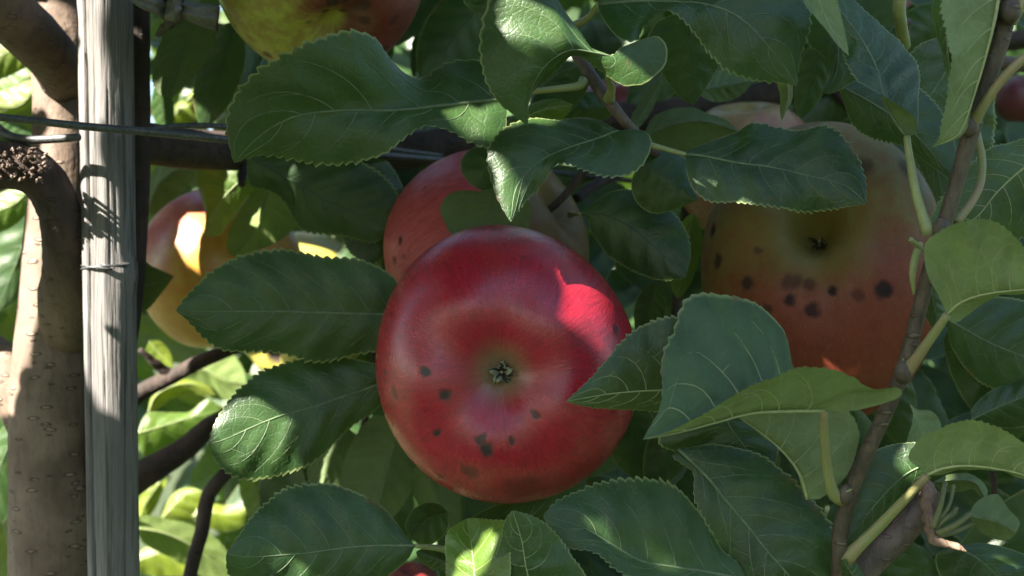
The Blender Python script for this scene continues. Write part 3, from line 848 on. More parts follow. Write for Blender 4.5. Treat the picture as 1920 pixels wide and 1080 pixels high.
# ------------------------------------------------------------------ leaves in the picture
def build_leaves():
    # long leaf across the upper left
    leaf([(952, 186), (900, 190), (830, 198), (740, 207), (640, 207), (555, 218), (500, 245), (465, 275), (440, 305)],
         [(950, 160), (925, 128), (870, 122), (835, 130), (795, 153), (765, 143), (735, 115), (705, 78), (660, 62), (600, 76), (540, 102), (480, 142), (442, 188), (428, 235), (433, 275)],
         [(950, 215), (945, 250), (915, 276), (880, 265), (850, 247), (800, 238), (770, 250), (720, 286), (660, 301), (600, 303), (545, 292), (500, 286), (465, 293)],
         (.402, .398, .393, .388, .390), (0, 14, 8, -6, -8, -3, 0), (0, -3, -2, 0, 5, 6, 0), nl=6, pet=[(1096, 150, .406), (1088, 160, .405), (1050, 166, .403), (1000, 172, .402)], pr=6, bulge=(.16, .15))
    # arched leaf at top centre
    leaf([(1150, 106, 0), (1138, 104, .15), (1115, 99, .3), (1070, 94, .48), (1030, 116, .65), (1003, 152, .8), (991, 190, .9), (990, 237, 1)],
         [(1125, 97, .15), (1104, 90, .28), (1085, 58, .36), (1054, 18, .42), (1043, 0, .46), (1010, -34, .52), (960, -30, .58), (922, 0, .64), (906, 60, .70), (905, 110, .76), (915, 152, .83), (935, 190, .9), (965, 216, .96)],
         [(1160, 92, .02), (1198, 78, .05), (1233, 70, .08), (1250, 90, .11), (1246, 124, .14), (1210, 155, .17), (1175, 160, .2), (1148, 148, .25), (1124, 129, .3), (1093, 108, .4), (1070, 106, .48), (1035, 137, .62), (1001, 168, .75), (990, 200, .88)],
         (.372, .37, .366, .368, .372), (0, 2, 5, 5, 3, 1, 0), (0, 2, 4, 8, 8, 4, 0), nl=6, pet=[(1142, 185, .401), (1146, 165, .395), (1140, 135, .383)], pr=7, pmat='petiole', bulge=(.10, .05), label='arched leaf with a sunlit ridge')
    # pointed leaf above the apples
    leaf([(1160, 246, 0), (1146, 249, .08), (1128, 257, .2), (1093, 268, .35), (1047, 284, .52), (1015, 300, .63), (988, 323, .73), (966, 358, .85), (958, 416, 1)],
         [(1155, 243, .03), (1113, 226, .2), (1035, 229, .42), (988, 230, .55), (938, 253, .68), (917, 292, .78), (926, 350, .88), (944, 393, .96)],
         [(1198, 246, .02), (1216, 257, .05), (1220, 276, .09), (1203, 311, .15), (1171, 330, .22), (1132, 330, .3), (1093, 319, .4), (1070, 309, .47), (1043, 309, .55), (1015, 346, .7), (988, 370, .8), (966, 400, .93)],
         (.398, .396, .392, .388, .384), (0, 8, 8, 4, 0), (0, -4, -4, 2, 0), nl=6, bulge=(.16, .16))
    # leaf on a pale stalk in front of the brownish apple
    leaf([(1286, 290), (1310, 291), (1380, 305), (1431, 311), (1473, 319), (1508, 328), (1551, 337), (1590, 350), (1624, 381)],
         [(1290, 283), (1340, 265), (1380, 252), (1411, 237), (1458, 245), (1497, 249), (1536, 242), (1560, 249), (1583, 268), (1609, 307), (1621, 346)],
         [(1286, 310), (1293, 342), (1307, 362), (1334, 377), (1380, 378), (1419, 383), (1458, 387), (1508, 395), (1555, 390), (1598, 384)],
         (.404, .40, .396, .392), (0, 8, 8, 4, 0), (0, 0, -2, 2, 0), nl=6, pet=[(1172, 258, .405), (1220, 272, .404)], pr=5.5, bulge=(.16, .16))
    # large leaf at the top, its base dipping at left
    leaf([(1122, 8), (1202, 2), (1249, 3), (1311, 6), (1350, 15), (1378, 28), (1405, 48), (1430, 75), (1452, 101), (1473, 128), (1494, 160)],
         [(1135, -18), (1200, -45), (1300, -70), (1420, -50), (1500, -10), (1514, 39), (1508, 70), (1498, 105), (1494, 140)],
         [(1124, 22), (1140, 50), (1163, 74), (1190, 80), (1206, 56), (1225, 36), (1249, 21), (1272, 29), (1295, 50), (1323, 86), (1346, 113), (1365, 128), (1397, 141), (1427, 148), (1454, 151), (1475, 156)],
         (.392, .388, .38, .378, .38), (0, 5, 6, 4, 0), (0, -8, -2, 3, 4, 0), nl=7, pet=[(1060, 62, .412), (1076, 48, .408), (1100, 36, .40)], pr=7, pmat='petiole', bulge=(.15, .12))
    # bluish leaf hanging from the shoot
    leaf([(1700, 256, 0), (1685, 238, .06), (1668, 210, .13), (1656, 184, .2), (1650, 152, .27), (1640, 119, .38), (1621, 83, .52), (1602, 55, .65), (1577, 22, .8), (1555, -20, 1)],
         [(1716, 248, .03), (1720, 225, .09), (1720, 195, .16), (1720, 161, .25), (1716, 125, .37), (1696, 92, .5), (1666, 64, .6), (1629, 30, .72), (1593, -2, .85), (1570, -20, .95)],
         [(1712, 253, .03), (1719, 236, .06), (1705, 214, .12), (1672, 193, .18), (1640, 172, .27), (1615, 155, .38), (1602, 139, .45), (1590, 118, .52), (1584, 83, .65), (1566, 8, .85), (1556, -15, .96)],
         (.368, .37, .372, .376, .38), (0, 8, 8, 5, 0), (0, -7, -4, 1, 0, 0), mat='leaf', nl=7, pet=[(1742, 438, .363), (1733, 415, .363), (1718, 365, .364), (1706, 300, .366)], pr=8.5, pmat='petiole', bulge=(.06, .04))
    # narrow pale leaf tip beside it
    leaf([(1522, -60), (1535, 0), (1562, 60), (1591, 104)], [(1548, -55), (1568, 0), (1580, 45), (1588, 85)], [(1500, -40), (1510, 4), (1535, 34), (1562, 72)], (.366, .36), (0, 2, 0), (0, -2, 0), mat='young', under=True, nl=5)
    leaf([(1530, -40), (1562, 40), (1572, 100), (1565, 145), (1540, 174)], [(1590, -10), (1606, 70), (1611, 140), (1590, 156), (1560, 174)], [(1500, 0), (1512, 50), (1520, 82), (1541, 99), (1556, 122), (1556, 148)], (.405, .405), nl=6)
    leaf([(1572, 160), (1640, 196), (1705, 242), (1752, 292), (1788, 334)], [(1625, 148), (1705, 160), (1762, 215), (1790, 285)], [(1580, 185), (1598, 229), (1621, 249), (1644, 258), (1675, 264), (1699, 272), (1730, 296), (1765, 320)], (.425, .42), nl=6)
    leaf([(1800, 60), (1770, 140), (1725, 215), (1752, 300), (1775, 400)], [(1720, 90), (1700, 170), (1700, 250), (1735, 330)], [(1850, 110), (1860, 200), (1850, 290), (1810, 370)], (.44, .44), nl=7)
    # folded leaf hanging at the shoot, underside out
    leaf([(1880, -70, 0), (1868, 20, .25), (1852, 90, .42), (1832, 160, .6), (1808, 232, .8), (1790, 258, .9), (1744, 277, 1)],
         [(1800, -70, .05), (1774, 0, .25), (1784, 70, .42), (1788, 120, .55), (1782, 185, .7), (1768, 240, .84), (1764, 262, .92)],
         [(1888, -30, .15), (1874, 40, .35), (1850, 130, .55), (1822, 215, .76), (1800, 258, .9)], (.345, .345, .348, .35), (0, -6, -8, -4, 0), (0, 10, 14, 8, 0), mat='young', under=True, nl=6, rib=1.3)
    leaf([(1800, -60), (1778, 10), (1776, 80), (1784, 160)], [(1770, -50), (1752, 5), (1754, 45), (1768, 100), (1776, 140)], [(1815, -20), (1800, 50), (1796, 110)], (.355, .358), mat='young', nl=6)
    # bluish leaf at the right edge
    leaf([(1990, 270), (1920, 315), (1870, 360), (1827, 410), (1752, 445)], [(1960, 252), (1900, 268), (1858, 280), (1805, 330), (1765, 378), (1745, 418)], [(2010, 340), (1970, 410), (1890, 452), (1810, 468)], (.385, .39), mat='young', nl=7)
    # leaf with its underside turned out, right edge
    leaf([(1776, 590), (1797, 570), (1830, 556), (1863, 549), (1920, 543), (1985, 535)], [(1758, 552), (1743, 527), (1735, 500), (1736, 462), (1767, 437), (1797, 425), (1830, 417), (1860, 418), (1880, 427), (1902, 447), (1930, 478), (1965, 515)],
         [(1786, 606), (1810, 596), (1840, 576), (1870, 558), (1930, 552)], (.36, .352, .35), (0, -4, -8, -6, 0), (0, 8, 10, 6, 0), mat='young', under=True, nl=6, pet=[(1690, 706, .372), (1704, 690, .37), (1735, 648, .366)], pr=10, rib=1.5)
    # group in front of the brownish apple
    leaf([(1545, 770, 0), (1480, 771, .2), (1410, 775, .42), (1340, 793, .63), (1270, 812, .82), (1206, 824, 1)],
         [(1515, 735, .08), (1490, 697, .18), (1472, 640, .26), (1453, 613, .32), (1430, 590, .38), (1398, 573, .45), (1356, 561, .52), (1315, 559, .58), (1284, 572, .64), (1263, 629, .72), (1247, 660, .77), (1240, 696, .82), (1242, 727, .87), (1237, 769, .93), (1220, 800, .97)],
         [(1600, 773, .02), (1660, 763, .05), (1689, 752, .08), (1688, 736, .1), (1640, 737, .13), (1600, 715, .18), (1570, 703, .23), (1530, 697, .3), (1490, 701, .38), (1450, 713, .46), (1400, 735, .57), (1350, 765, .7), (1300, 791, .82), (1250, 812, .92)],
         (.366, .360, .354, .350, .347), (0, 12, 22, 18, 8, 0), (0, -8, -12, -9, -4, 0), mat='young', nl=6, pet=[(1580, 935, .383), (1562, 925, .381), (1552, 880, .378), (1546, 820, .372)], pr=9.5, rib=1.3, label='large leaf folded up along its midrib')
    leaf([(1345, 722), (1300, 728), (1232, 732), (1190, 734), (1133, 740), (1087, 748), (1061, 753)], [(1340, 660), (1300, 610), (1264, 597), (1222, 606), (1190, 621), (1164, 644), (1144, 670), (1107, 712)],
         [(1330, 755), (1290, 764), (1237, 767), (1185, 766), (1149, 764), (1107, 761)], (.376, .372, .364), mat='young', nl=6)
    leaf([(1514, 936), (1502, 895), (1478, 858), (1440, 822), (1385, 782)], [(1540, 935), (1590, 890), (1612, 820), (1590, 770), (1520, 745), (1440, 750)], [(1508, 930), (1490, 880), (1440, 828), (1395, 792)], (.386, .382, .376), (0, 2, 4, 0), (0, 8, 10, 6, 0), mat='young', under=True, nl=5, rib=1.8)
    leaf([(1590, 905), (1600, 860), (1612, 810), (1600, 760)], [(1620, 890), (1640, 840), (1630, 790)], [(1575, 880), (1570, 830), (1580, 780)], (.405, .40), mat='leaf', nl=5)
    # dark leaves lower right
    leaf([(1272, 842), (1325, 893), (1367, 945), (1403, 988), (1440, 1035), (1480, 1080), (1560, 1180)], [(1340, 835), (1420, 855), (1480, 902), (1513, 936), (1541, 970), (1561, 1005), (1572, 1045), (1580, 1110), (1578, 1160)],
         [(1262, 856), (1300, 884), (1304, 935), (1341, 1002), (1378, 1076), (1440, 1140), (1510, 1175)], (.398, .394, .39, .392), (0, 6, 6, 6, 0), (0, 0, 2, 4, 0), nl=7, bulge=(.16, .16))
    leaf([(1352, 735), (1364, 790), (1392, 832), (1436, 886)], [(1285, 760), (1238, 812), (1240, 833), (1284, 846), (1350, 849), (1408, 866)], [(1420, 780), (1455, 830), (1450, 872)], (.408, .405), nl=5)
    leaf([(1400, 1088), (1330, 1073), (1263, 1063), (1201, 1051), (1150, 1022), (1090, 987), (1019, 967)], [(1385, 1060), (1351, 1033), (1325, 987), (1294, 945), (1263, 919), (1237, 907), (1185, 905), (1133, 910), (1092, 922), (1050, 940)],
         [(1340, 1110), (1240, 1112), (1165, 1070), (1118, 1035), (1066, 1024), (1038, 1000)], (.39, .386, .382, .382), (0, 8, 10, 8, 0), (0, -3, -4, -2, 0), nl=6, bulge=(.16, .12))
    leaf([(1015, 1165), (988, 1072), (978, 1013), (961, 957)], [(1075, 1160), (1098, 1090), (1066, 1039), (1040, 1002), (1004, 972)], [(945, 1150), (917, 1085), (926, 1054), (941, 1018), (949, 975)], (.368, .362, .36), (0, 7, 6, 0), (0, 5, 4, 0), mat='young', nl=6)
    # bright leaf below the apple
    leaf([(895, 1130), (888, 1060), (884, 1020), (876, 972)], [(950, 1110), (960, 1050), (955, 985), (915, 976)], [(852, 1110), (838, 1040), (841, 1002), (858, 985)], (.365, .372, .388), (0, -9, -8, 0), (0, 8, 6, 0), mat='pale', nl=5, label='bright yellow-green leaf lit by the sun')
    leaf([(845, 1000), (900, 985), (990, 970), (1045, 915)], [(860, 985), (920, 955), (1000, 930)], [(860, 1000), (930, 1000), (1010, 985)], (.432, .44), nl=5)
    # bottom left leaf
    leaf([(778, 1023), (704, 1023), (647, 1027), (590, 1035), (525, 1041), (476, 1044), (424, 1040)], [(766, 1012), (749, 990), (721, 956), (680, 933), (639, 917), (607, 911), (566, 915), (533, 923), (505, 943), (476, 970), (452, 1003)],
         [(765, 1047), (730, 1075), (680, 1105), (600, 1128), (520, 1130), (465, 1110), (430, 1073)], (.405, .40, .396, .39), (0, 7, 9, 6, 0), (0, 2, 4, 4, 0), nl=6, pet=[(850, 1036, .42), (830, 1029, .415)], pr=6, bulge=(.16, .16))
    # leaf with sun flecks left of the apple
    leaf([(735, 712), (704, 723), (647, 742), (590, 762), (525, 780), (468, 803), (419, 825), (391, 832)], [(725, 690), (704, 684), (647, 674), (586, 673), (554, 681), (501, 699), (468, 719), (440, 746), (411, 783), (396, 815)],
         [(722, 745), (708, 762), (688, 778), (655, 799), (627, 827), (607, 848), (574, 868), (533, 884), (501, 891), (468, 895), (440, 888), (419, 876), (402, 855)], (.458, .452, .446, .44), (0, 5, 7, 4, 0), (0, 2, 2, 2, 0), nl=6, bulge=(.16, .16), label='leaf flecked with sunlight left of the large apple')
    # flat leaf above it
    leaf([(765, 591), (717, 589), (666, 588), (602, 586), (538, 584), (453, 584), (389, 584), (330, 582)], [(760, 556), (735, 520), (708, 503), (666, 490), (623, 488), (593, 484), (538, 473), (478, 479), (440, 490), (398, 515), (359, 550)],
         [(750, 640), (704, 654), (666, 661), (632, 670), (593, 675), (547, 662), (504, 654), (461, 654), (419, 652), (389, 635), (355, 601)], (.452, .446, .44, .434), (0, 4, 4, 3, 0), (0, 4, 4, 3, 0), nl=7, bulge=(.14, .14))
    # dark leaves behind the wire
    leaf([(462, 292), (540, 335), (620, 380), (735, 430)], [(560, 285), (660, 300), (740, 360)], [(470, 345), (504, 354), (534, 375), (556, 417), (574, 430), (640, 438), (700, 452)], (.512, .515), nl=6, vein='vein_dark')
    leaf([(660, 290), (690, 350), (700, 420), (690, 500)], [(720, 300), (760, 380), (740, 460)], [(640, 330), (640, 400), (650, 460)], (.53, .53), nl=6, vein='vein_dark')
    leaf([(600, 431), (640, 440), (680, 462), (716, 502)], [(640, 425), (682, 440), (712, 466)], [(635, 446), (672, 474), (708, 504)], (.545, .545), mat='pale', under=True, nl=4)
    # leaves over the peach apple
    leaf([(474, 322), (432, 356), (402, 396), (382, 441)], [(440, 312), (402, 311), (372, 310), (374, 350), (386, 400)], [(478, 345), (460, 372), (432, 410), (408, 440)], (.565, .56), mat='pale', nl=5, label='bright leaf in front of the peach-pink apple')
    leaf([(512, 350), (495, 395), (475, 440), (440, 482)], [(480, 345), (462, 375), (432, 425), (428, 470)], [(535, 372), (556, 415), (530, 445), (480, 470)], (.57, .565), mat='pale', under=True, nl=5)
    leaf([(230, 545), (262, 538), (295, 530), (326, 518)], [(262, 486), (285, 500), (308, 510)], [(245, 590), (275, 580), (300, 552)], (.56, .555), mat='leaf', nl=4)
    leaf([(275, 400), (295, 350), (330, 320), (374, 322)], [(270, 360), (290, 315), (325, 299), (360, 303)], [(300, 400), (330, 370), (360, 345)], (.66, .66), mat='leaf', under=True, nl=5)
    leaf([(362, 20), (358, 60), (342, 120), (319, 187)], [(402, 40), (398, 88), (365, 140)], [(320, 40), (300, 78), (285, 130), (292, 168)], (.50, .51), mat='leaf', under=True, nl=5)
    # dark leaves around the top apple
    qleaf((930, -30), (790, 150), 90, (.53, .53), 'leaf', parent=tree, vein='vein_dark')
    qleaf((440, 40), (380, 240), 60, (.53, .55), 'leaf', parent=tree, vein='vein_dark')
    leaf([(935, -50), (918, 10), (899, 64)], [(900, -40), (872, 2), (892, 24), (900, 45)], [(958, -20), (940, 30), (912, 58)], (.392, .396), nl=5)
    # shaded leaves of the centre
    leaf([(1090, 401), (1127, 402), (1160, 413), (1193, 433), (1220, 457), (1253, 487), (1284, 521)], [(1110, 383), (1143, 362), (1172, 357), (1220, 370), (1260, 400), (1280, 427), (1291, 460), (1291, 490)],
         [(1101, 410), (1107, 430), (1123, 453), (1143, 477), (1173, 497), (1207, 513), (1243, 523)], (.452, .448, .445), nl=5, pet=[(1070, 402, .50)], pr=4, vein='vein_dark')
    leaf([(1203, 302), (1240, 327), (1273, 353), (1309, 375)], [(1225, 284), (1262, 288), (1285, 302), (1292, 335)], [(1186, 333), (1187, 362), (1202, 385), (1228, 398), (1262, 393), (1288, 382)], (.435, .432), nl=5, vein='vein_dark')
    leaf([(1205, 262), (1255, 235), (1320, 228), (1384, 246)], [(1220, 225), (1250, 207), (1290, 200), (1330, 214), (1362, 226)], [(1225, 275), (1265, 285), (1302, 280), (1335, 262)], (.47, .465), under=True, nl=5)
    leaf([(924, 345), (917, 380), (923, 420), (932, 475)], [(904, 357), (863, 356), (842, 364), (827, 388), (838, 420), (856, 447), (890, 470)], [(945, 354), (975, 364), (993, 385), (990, 420), (970, 460)], (.462, .458), (0, -3, -3, 0), (0, -3, -3, 0), under=True, nl=4)
    leaf([(960, 285), (925, 308), (903, 330), (892, 352)], [(920, 270), (886, 280), (868, 300), (867, 322), (880, 342)], [(960, 320), (940, 345), (908, 356)], (.445, .448), nl=4, vein='vein_dark')
    leaf([(930, 262), (975, 226), (1020, 205), (1075, 196)], [(945, 236), (972, 212), (1010, 192), (1045, 188)], [(950, 262), (1000, 246), (1050, 225)], (.412, .415), mat='pale', nl=4)
    qleaf((1105, 130), (985, 235), 48, (.43, .435), 'leaf', parent=tree, vein='vein_dark')
    qleaf((1160, 200), (1010, 205), 42, (.44, .44), 'leaf', parent=tree, vein='vein_dark')
    leaf([(1290, 20), (1296, 80), (1300, 140), (1299, 198)], [(1350, 40), (1352, 100), (1330, 150)], [(1235, 40), (1215, 85), (1245, 140), (1275, 180)], (.43, .44), nl=6, vein='vein_dark')
    qleaf((1790, 20), (1660, 110), 70, (.56, .57), 'leaf', parent=tree, vein='vein_dark')
    qleaf((690, 330), (810, 300), 50, (.60, .61), 'leaf', parent=tree, vein='vein_dark')
    qleaf((1620, 150), (1470, 250), 60, (.62, .62), 'leaf', parent=tree, vein='vein_dark')
    qleaf((1290, 70), (1180, 215), 60, (.60, .60), 'leaf', parent=tree, vein='vein_dark')
    qleaf((1180, 250), (1240, 150), 22, (.47, .47), 'leaf', under=True, parent=tree)
    qleaf((1310, 170), (1410, 150), 45, (.50, .51), 'leaf', under=True, parent=tree)
    leaf([(1474, 140), (1478, 180), (1466, 227)], [(1488, 160), (1487, 185), (1476, 208)], [(1457, 150), (1462, 180), (1462, 205)], (.41, .412), mat='young', under=True, nl=4)
    qleaf((1550, 60), (1500, 222), 42, (.44, .45), 'leaf', parent=tree, vein='vein_dark')
    # right bottom
    leaf([(1738, 891), (1763, 880), (1797, 874), (1847, 876), (1920, 891), (2000, 930)], [(1725, 880), (1704, 860), (1730, 824), (1757, 813), (1780, 800), (1813, 793), (1847, 798), (1880, 810), (1925, 840), (1975, 890)],
         [(1760, 892), (1800, 884), (1850, 884), (1930, 905)], (.372, .366, .362), (0, -3, -6, -4, 0), (0, 8, 12, 6, 0), mat='young', under=True, nl=6, pet=[(1584, 1050, .388), (1600, 1034, .387), (1645, 990, .384), (1695, 938, .378)], pr=10, rib=1.4)
    leaf([(1745, 866), (1695, 892), (1642, 945), (1592, 1012)], [(1728, 834), (1697, 832), (1663, 838), (1633, 853), (1606, 900), (1590, 965)], [(1745, 895), (1705, 935), (1655, 985), (1612, 1012)], (.396, .394), mat='leaf', nl=6)
    leaf([(1706, 758), (1722, 790), (1735, 838)], [(1722, 768), (1742, 768), (1758, 780), (1766, 798), (1752, 824)], [(1712, 778), (1708, 805), (1702, 834)], (.425, .42), (0, 4, 0), (0, -3, 0), mat='young', under=True, nl=4)
    leaf([(1819, 788), (1870, 764), (1920, 744), (1990, 720)], [(1822, 770), (1834, 755), (1858, 736), (1890, 722), (1930, 708)], [(1848, 796), (1900, 800), (1960, 780)], (.45, .445), nl=5)
    qleaf((1930, 800), (1770, 800), 45, (.46, .46), 'leaf', parent=tree, vein='vein_dark')
    leaf([(1748, 905), (1790, 900), (1828, 905), (1850, 940)], [(1778, 889), (1810, 886), (1836, 897), (1851, 915)], [(1764, 920), (1800, 923), (1824, 918), (1838, 930)], (.402, .396), under=True, nl=4, mat='leaf')
    leaf([(1816, 968), (1840, 972), (1872, 980), (1905, 1000)], [(1828, 945), (1850, 930), (1872, 928), (1895, 958), (1912, 978)], [(1832, 992), (1860, 1010), (1888, 1013)], (.39, .394), under=True, nl=4, mat='leaf')
    leaf([(1790, 1025), (1830, 1045), (1880, 1090), (1930, 1140)], [(1850, 1020), (1930, 1050), (1960, 1110)], [(1755, 1040), (1770, 1090), (1830, 1140)], (.43, .43), nl=5)
    leaf([(1700, 1120), (1720, 1070), (1712, 1040), (1700, 1010)], [(1760, 1110), (1755, 1060), (1730, 1030)], [(1640, 1110), (1650, 1060), (1680, 1030)], (.435, .43), nl=5, vein='vein_dark')
    qleaf((1612, 1100), (1580, 1048), 26, (.388, .384), 'young', parent=tree)
    leaf([(1775, 598), (1850, 640), (1920, 668), (1990, 690)], [(1850, 560), (1935, 575), (1980, 630)], [(1785, 650), (1840, 715), (1930, 735)], (.45, .45), nl=5)
    leaf([(1780, 610), (1830, 660), (1850, 720), (1850, 790)], [(1850, 640), (1890, 700), (1880, 760)], [(1770, 640), (1790, 710), (1825, 770)], (.465, .465), nl=5, vein='vein_dark')
    qleaf((1742, 520), (1762, 625), 30, (.405, .41), 'leaf', parent=tree)
    qleaf((1640, 640), (1700, 840), 60, (.52, .53), 'leaf', parent=tree, vein='vein_dark')
    # behind the apple, lower left: olive undersides
    leaf([(748, 790), (737, 840), (722, 900), (700, 985)], [(700, 780), (650, 850), (640, 920), (670, 970)], [(772, 830), (776, 900), (745, 960)], (.50, .50), under=True, nl=6)
    leaf([(650, 800), (625, 850), (605, 910)], [(680, 830), (670, 880), (640, 920)], [(610, 800), (580, 850), (578, 900)], (.52, .52), under=True, nl=5)
    leaf([(840, 960), (800, 975), (772, 1010)], [(820, 945), (785, 950), (760, 985)], [(838, 990), (815, 1015), (790, 1022)], (.45, .44), nl=4)
    qleaf((790, 860), (850, 1000), 60, (.50, .51), 'leaf', under=True, parent=tree)
    qleaf((850, 1060), (780, 1035), 26, (.43, .43), 'leaf', parent=tree)
    qleaf((1270, 1000), (1100, 900), 60, (.44, .45), 'leaf', parent=tree, vein='vein_dark')
    qleaf((1170, 740), (1200, 900), 70, (.46, .47), 'leaf', parent=tree, vein='vein_dark')
    qleaf((1290, 760), (1220, 920), 60, (.45, .46), 'leaf', parent=tree, vein='vein_dark')
    qleaf((1230, 530), (1205, 640), 40, (.47, .48), 'leaf', parent=tree, vein='vein_dark')
    qleaf((1300, 400), (1270, 560), 40, (.50, .51), 'pale', under=True, parent=tree)
build_leaves()

# ------------------------------------------------------------------ leaves in the sunlit gap at left: the tree behind
def build_gap_leaves():
    K = dict(parent=NB)
    leaf([(277, 776), (292, 742), (330, 722), (372, 722), (404, 740)], [(284, 748), (305, 724), (345, 712), (385, 722)], [(290, 772), (320, 746), (352, 738), (385, 740)], (.72, .73), mat='yellow', nl=4, **K)
    leaf([(258, 812), (300, 800), (350, 785), (414, 768)], [(275, 778), (320, 776), (352, 774), (391, 750)], [(270, 852), (310, 842), (360, 820), (400, 795)], (.68, .69), mat='pale', nl=5, **K)
    leaf([(330, 690), (380, 692), (420, 712), (462, 720)], [(378, 668), (431, 663), (455, 695)], [(360, 725), (400, 748), (440, 745)], (.78, .78), mat='pale', under=True, nl=5, **K)
    leaf([(300, 976), (330, 945), (352, 925), (380, 922)], [(318, 938), (340, 918), (362, 916)], [(330, 978), (362, 970), (385, 950)], (.80, .80), mat='yellow', nl=4, **K)
    leaf([(360, 968), (400, 962), (435, 965), (465, 955)], [(380, 945), (415, 948), (450, 950)], [(385, 985), (420, 995), (452, 985)], (.78, .78), mat='yellow', nl=4, **K)
    leaf([(256, 990), (310, 1000), (370, 1030), (440, 1090)], [(262, 968), (320, 975), (390, 1000), (430, 1045)], [(270, 1020), (330, 1050), (400, 1090)], (.70, .72), mat='pale', under=True, nl=5, **K)
    leaf([(240, 1060), (290, 1040), (330, 1035), (370, 1060)], [(270, 1030), (310, 1020), (345, 1030)], [(270, 1075), (310, 1078), (350, 1075)], (.85, .85), mat='yellow', nl=4, **K)
    leaf([(450, 895), (475, 905), (490, 935), (482, 975)], [(480, 888), (508, 905), (505, 945)], [(448, 915), (455, 945), (468, 970)], (.66, .66), mat='pale', under=True, nl=4, **K)
    leaf([(545, 915), (552, 890), (570, 878), (606, 905)], [(545, 895), (560, 872), (585, 874)], [(560, 915), (585, 915)], (.72, .72), mat='pale', under=True, nl=4, **K)
    leaf([(318, 236), (330, 212), (350, 200), (378, 212)], [(325, 205), (342, 190), (362, 194)], [(335, 236), (355, 232)], (.80, .80), mat='yellow', nl=4, **K)
    leaf([(345, 195), (362, 178), (375, 165), (388, 152)], [(350, 182), (370, 162)], [(360, 190), (378, 172)], (.75, .75), mat='yellow', nl=4, **K)
    for b_, t_, w_, d_, m_ in (((440, 120), (330, 262), 62, .80, 'leaf'), ((300, -10), (318, 150), 42, .78, 'pale'), ((470, 150), (405, 268), 44, .74, 'leaf'), ((300, 150), (312, 262), 30, .74, 'leaf'), ((420, -40), (300, 60), 60, .82, 'leaf'), ((-30, 240), (70, 262), 34, .7, 'leaf')):
        qleaf(b_, t_, w_, (d_, d_ + .01), m_, parent=NB)
    # left of the trunk
    leaf([(80, 95), (50, 90), (10, 100), (-40, 130)], [(50, 65), (10, 65), (-30, 95)], [(60, 118), (20, 140), (-20, 150)], (.66, .66), mat='yellow', nl=5, **K)
    leaf([(75, 150), (40, 195), (0, 200), (-40, 180)], [(70, 178), (45, 205), (0, 215)], [(60, 150), (30, 165), (0, 175)], (.70, .70), mat='yellow', nl=5, **K)
    leaf([(75, 120), (50, 150), (20, 170), (-30, 170)], [(60, 110), (20, 130), (-20, 150)], [(72, 150), (40, 180), (-10, 190)], (.74, .74), mat='pale', nl=5, **K)
    leaf([(60, 350), (30, 380), (-10, 400), (-50, 430)], [(40, 350), (0, 365), (-40, 395)], [(60, 385), (20, 425), (-30, 440)], (.64, .64), mat='pale', nl=5, **K)
    leaf([(60, 380), (45, 450), (20, 520), (-10, 590)], [(20, 400), (-10, 460), (-20, 540)], [(70, 430), (60, 500), (30, 560)], (.68, .68), mat='leaf', nl=5, **K)
    leaf([(40, 800), (10, 850), (-10, 920), (-10, 990)], [(10, 800), (-30, 860), (-40, 930)], [(45, 850), (30, 920), (10, 970)], (.66, .66), mat='leaf', nl=5, **K)
    leaf([(280, 640), (300, 665), (318, 682), (325, 690)], [(298, 640), (318, 662)], [(275, 660), (295, 684)], (.76, .76), mat='yellow', nl=4, **K)
    leaf([(300, 905), (282, 930), (268, 955), (262, 985)], [(312, 895), (300, 930), (285, 960)], [(275, 905), (262, 935), (258, 960)], (.75, .75), mat='yellow', nl=4, **K)
build_gap_leaves()

# ------------------------------------------------------------------ fill: copies of a few leaves, each an object
def proto_leaves(mat, vein, k, n=49):
    out = []
    for i in range(k):
        rr = random.Random(100 + i + len(mat) * 7)
        q = np.linspace(0, 1, n)
        ln = .075 * rr.uniform(.9, 1.1); w = ln * rr.uniform(.27, .33)
        droop = rr.uniform(.1, .35); cup = rr.uniform(.0, .3); side = rr.uniform(-.08, .08)
        mid = np.stack([side * ln * np.sin(q * 3), q * ln, -droop * ln * q ** 2], 1)
        sh = shape(q)[:, None] * w
        tw = rr.uniform(-.3, .3)
        ed = lambda sg: mid + np.concatenate([sg * sh, 0 * sh, sh * (cup + sg * tw * q[:, None])], 1)
        G, s, L = leaf_grid(mid, ed(-1), ed(1), lambda p: np.array([0, 0, 1.]), False, (.08, .08), .035, 6, .012, .02, i, 4)
        o = leaf_objects(G, s, L, mat, None, 6, i, vein)
        out.append(o)
    return out

def copy_leaf(src, parent, loc, rot, sc):
    c = src.copy(); COL.objects.link(c)
    c.parent = parent; c.matrix_parent_inverse = Matrix.Translation(-parent.location)
    c.location = loc; c.rotation_euler = rot; c.scale = (sc,) * 3
    for ch in src.children:
        k = ch.copy(); COL.objects.link(k); k.parent = c
    return c

def facing(rr, spread_):
    """orientation whose top looks roughly at the camera side and up, tip hanging"""
    n = Vector((rr.gauss(-.1, spread_), -1, rr.gauss(.5, spread_))).normalized()
    t = Vector((rr.gauss(0, .8), rr.gauss(-.1, .3), rr.gauss(-.6, .6)))
    t = (t - n * t.dot(n)).normalized()
    x = t.cross(n)
    return Matrix((x, t, n)).transposed().to_euler()

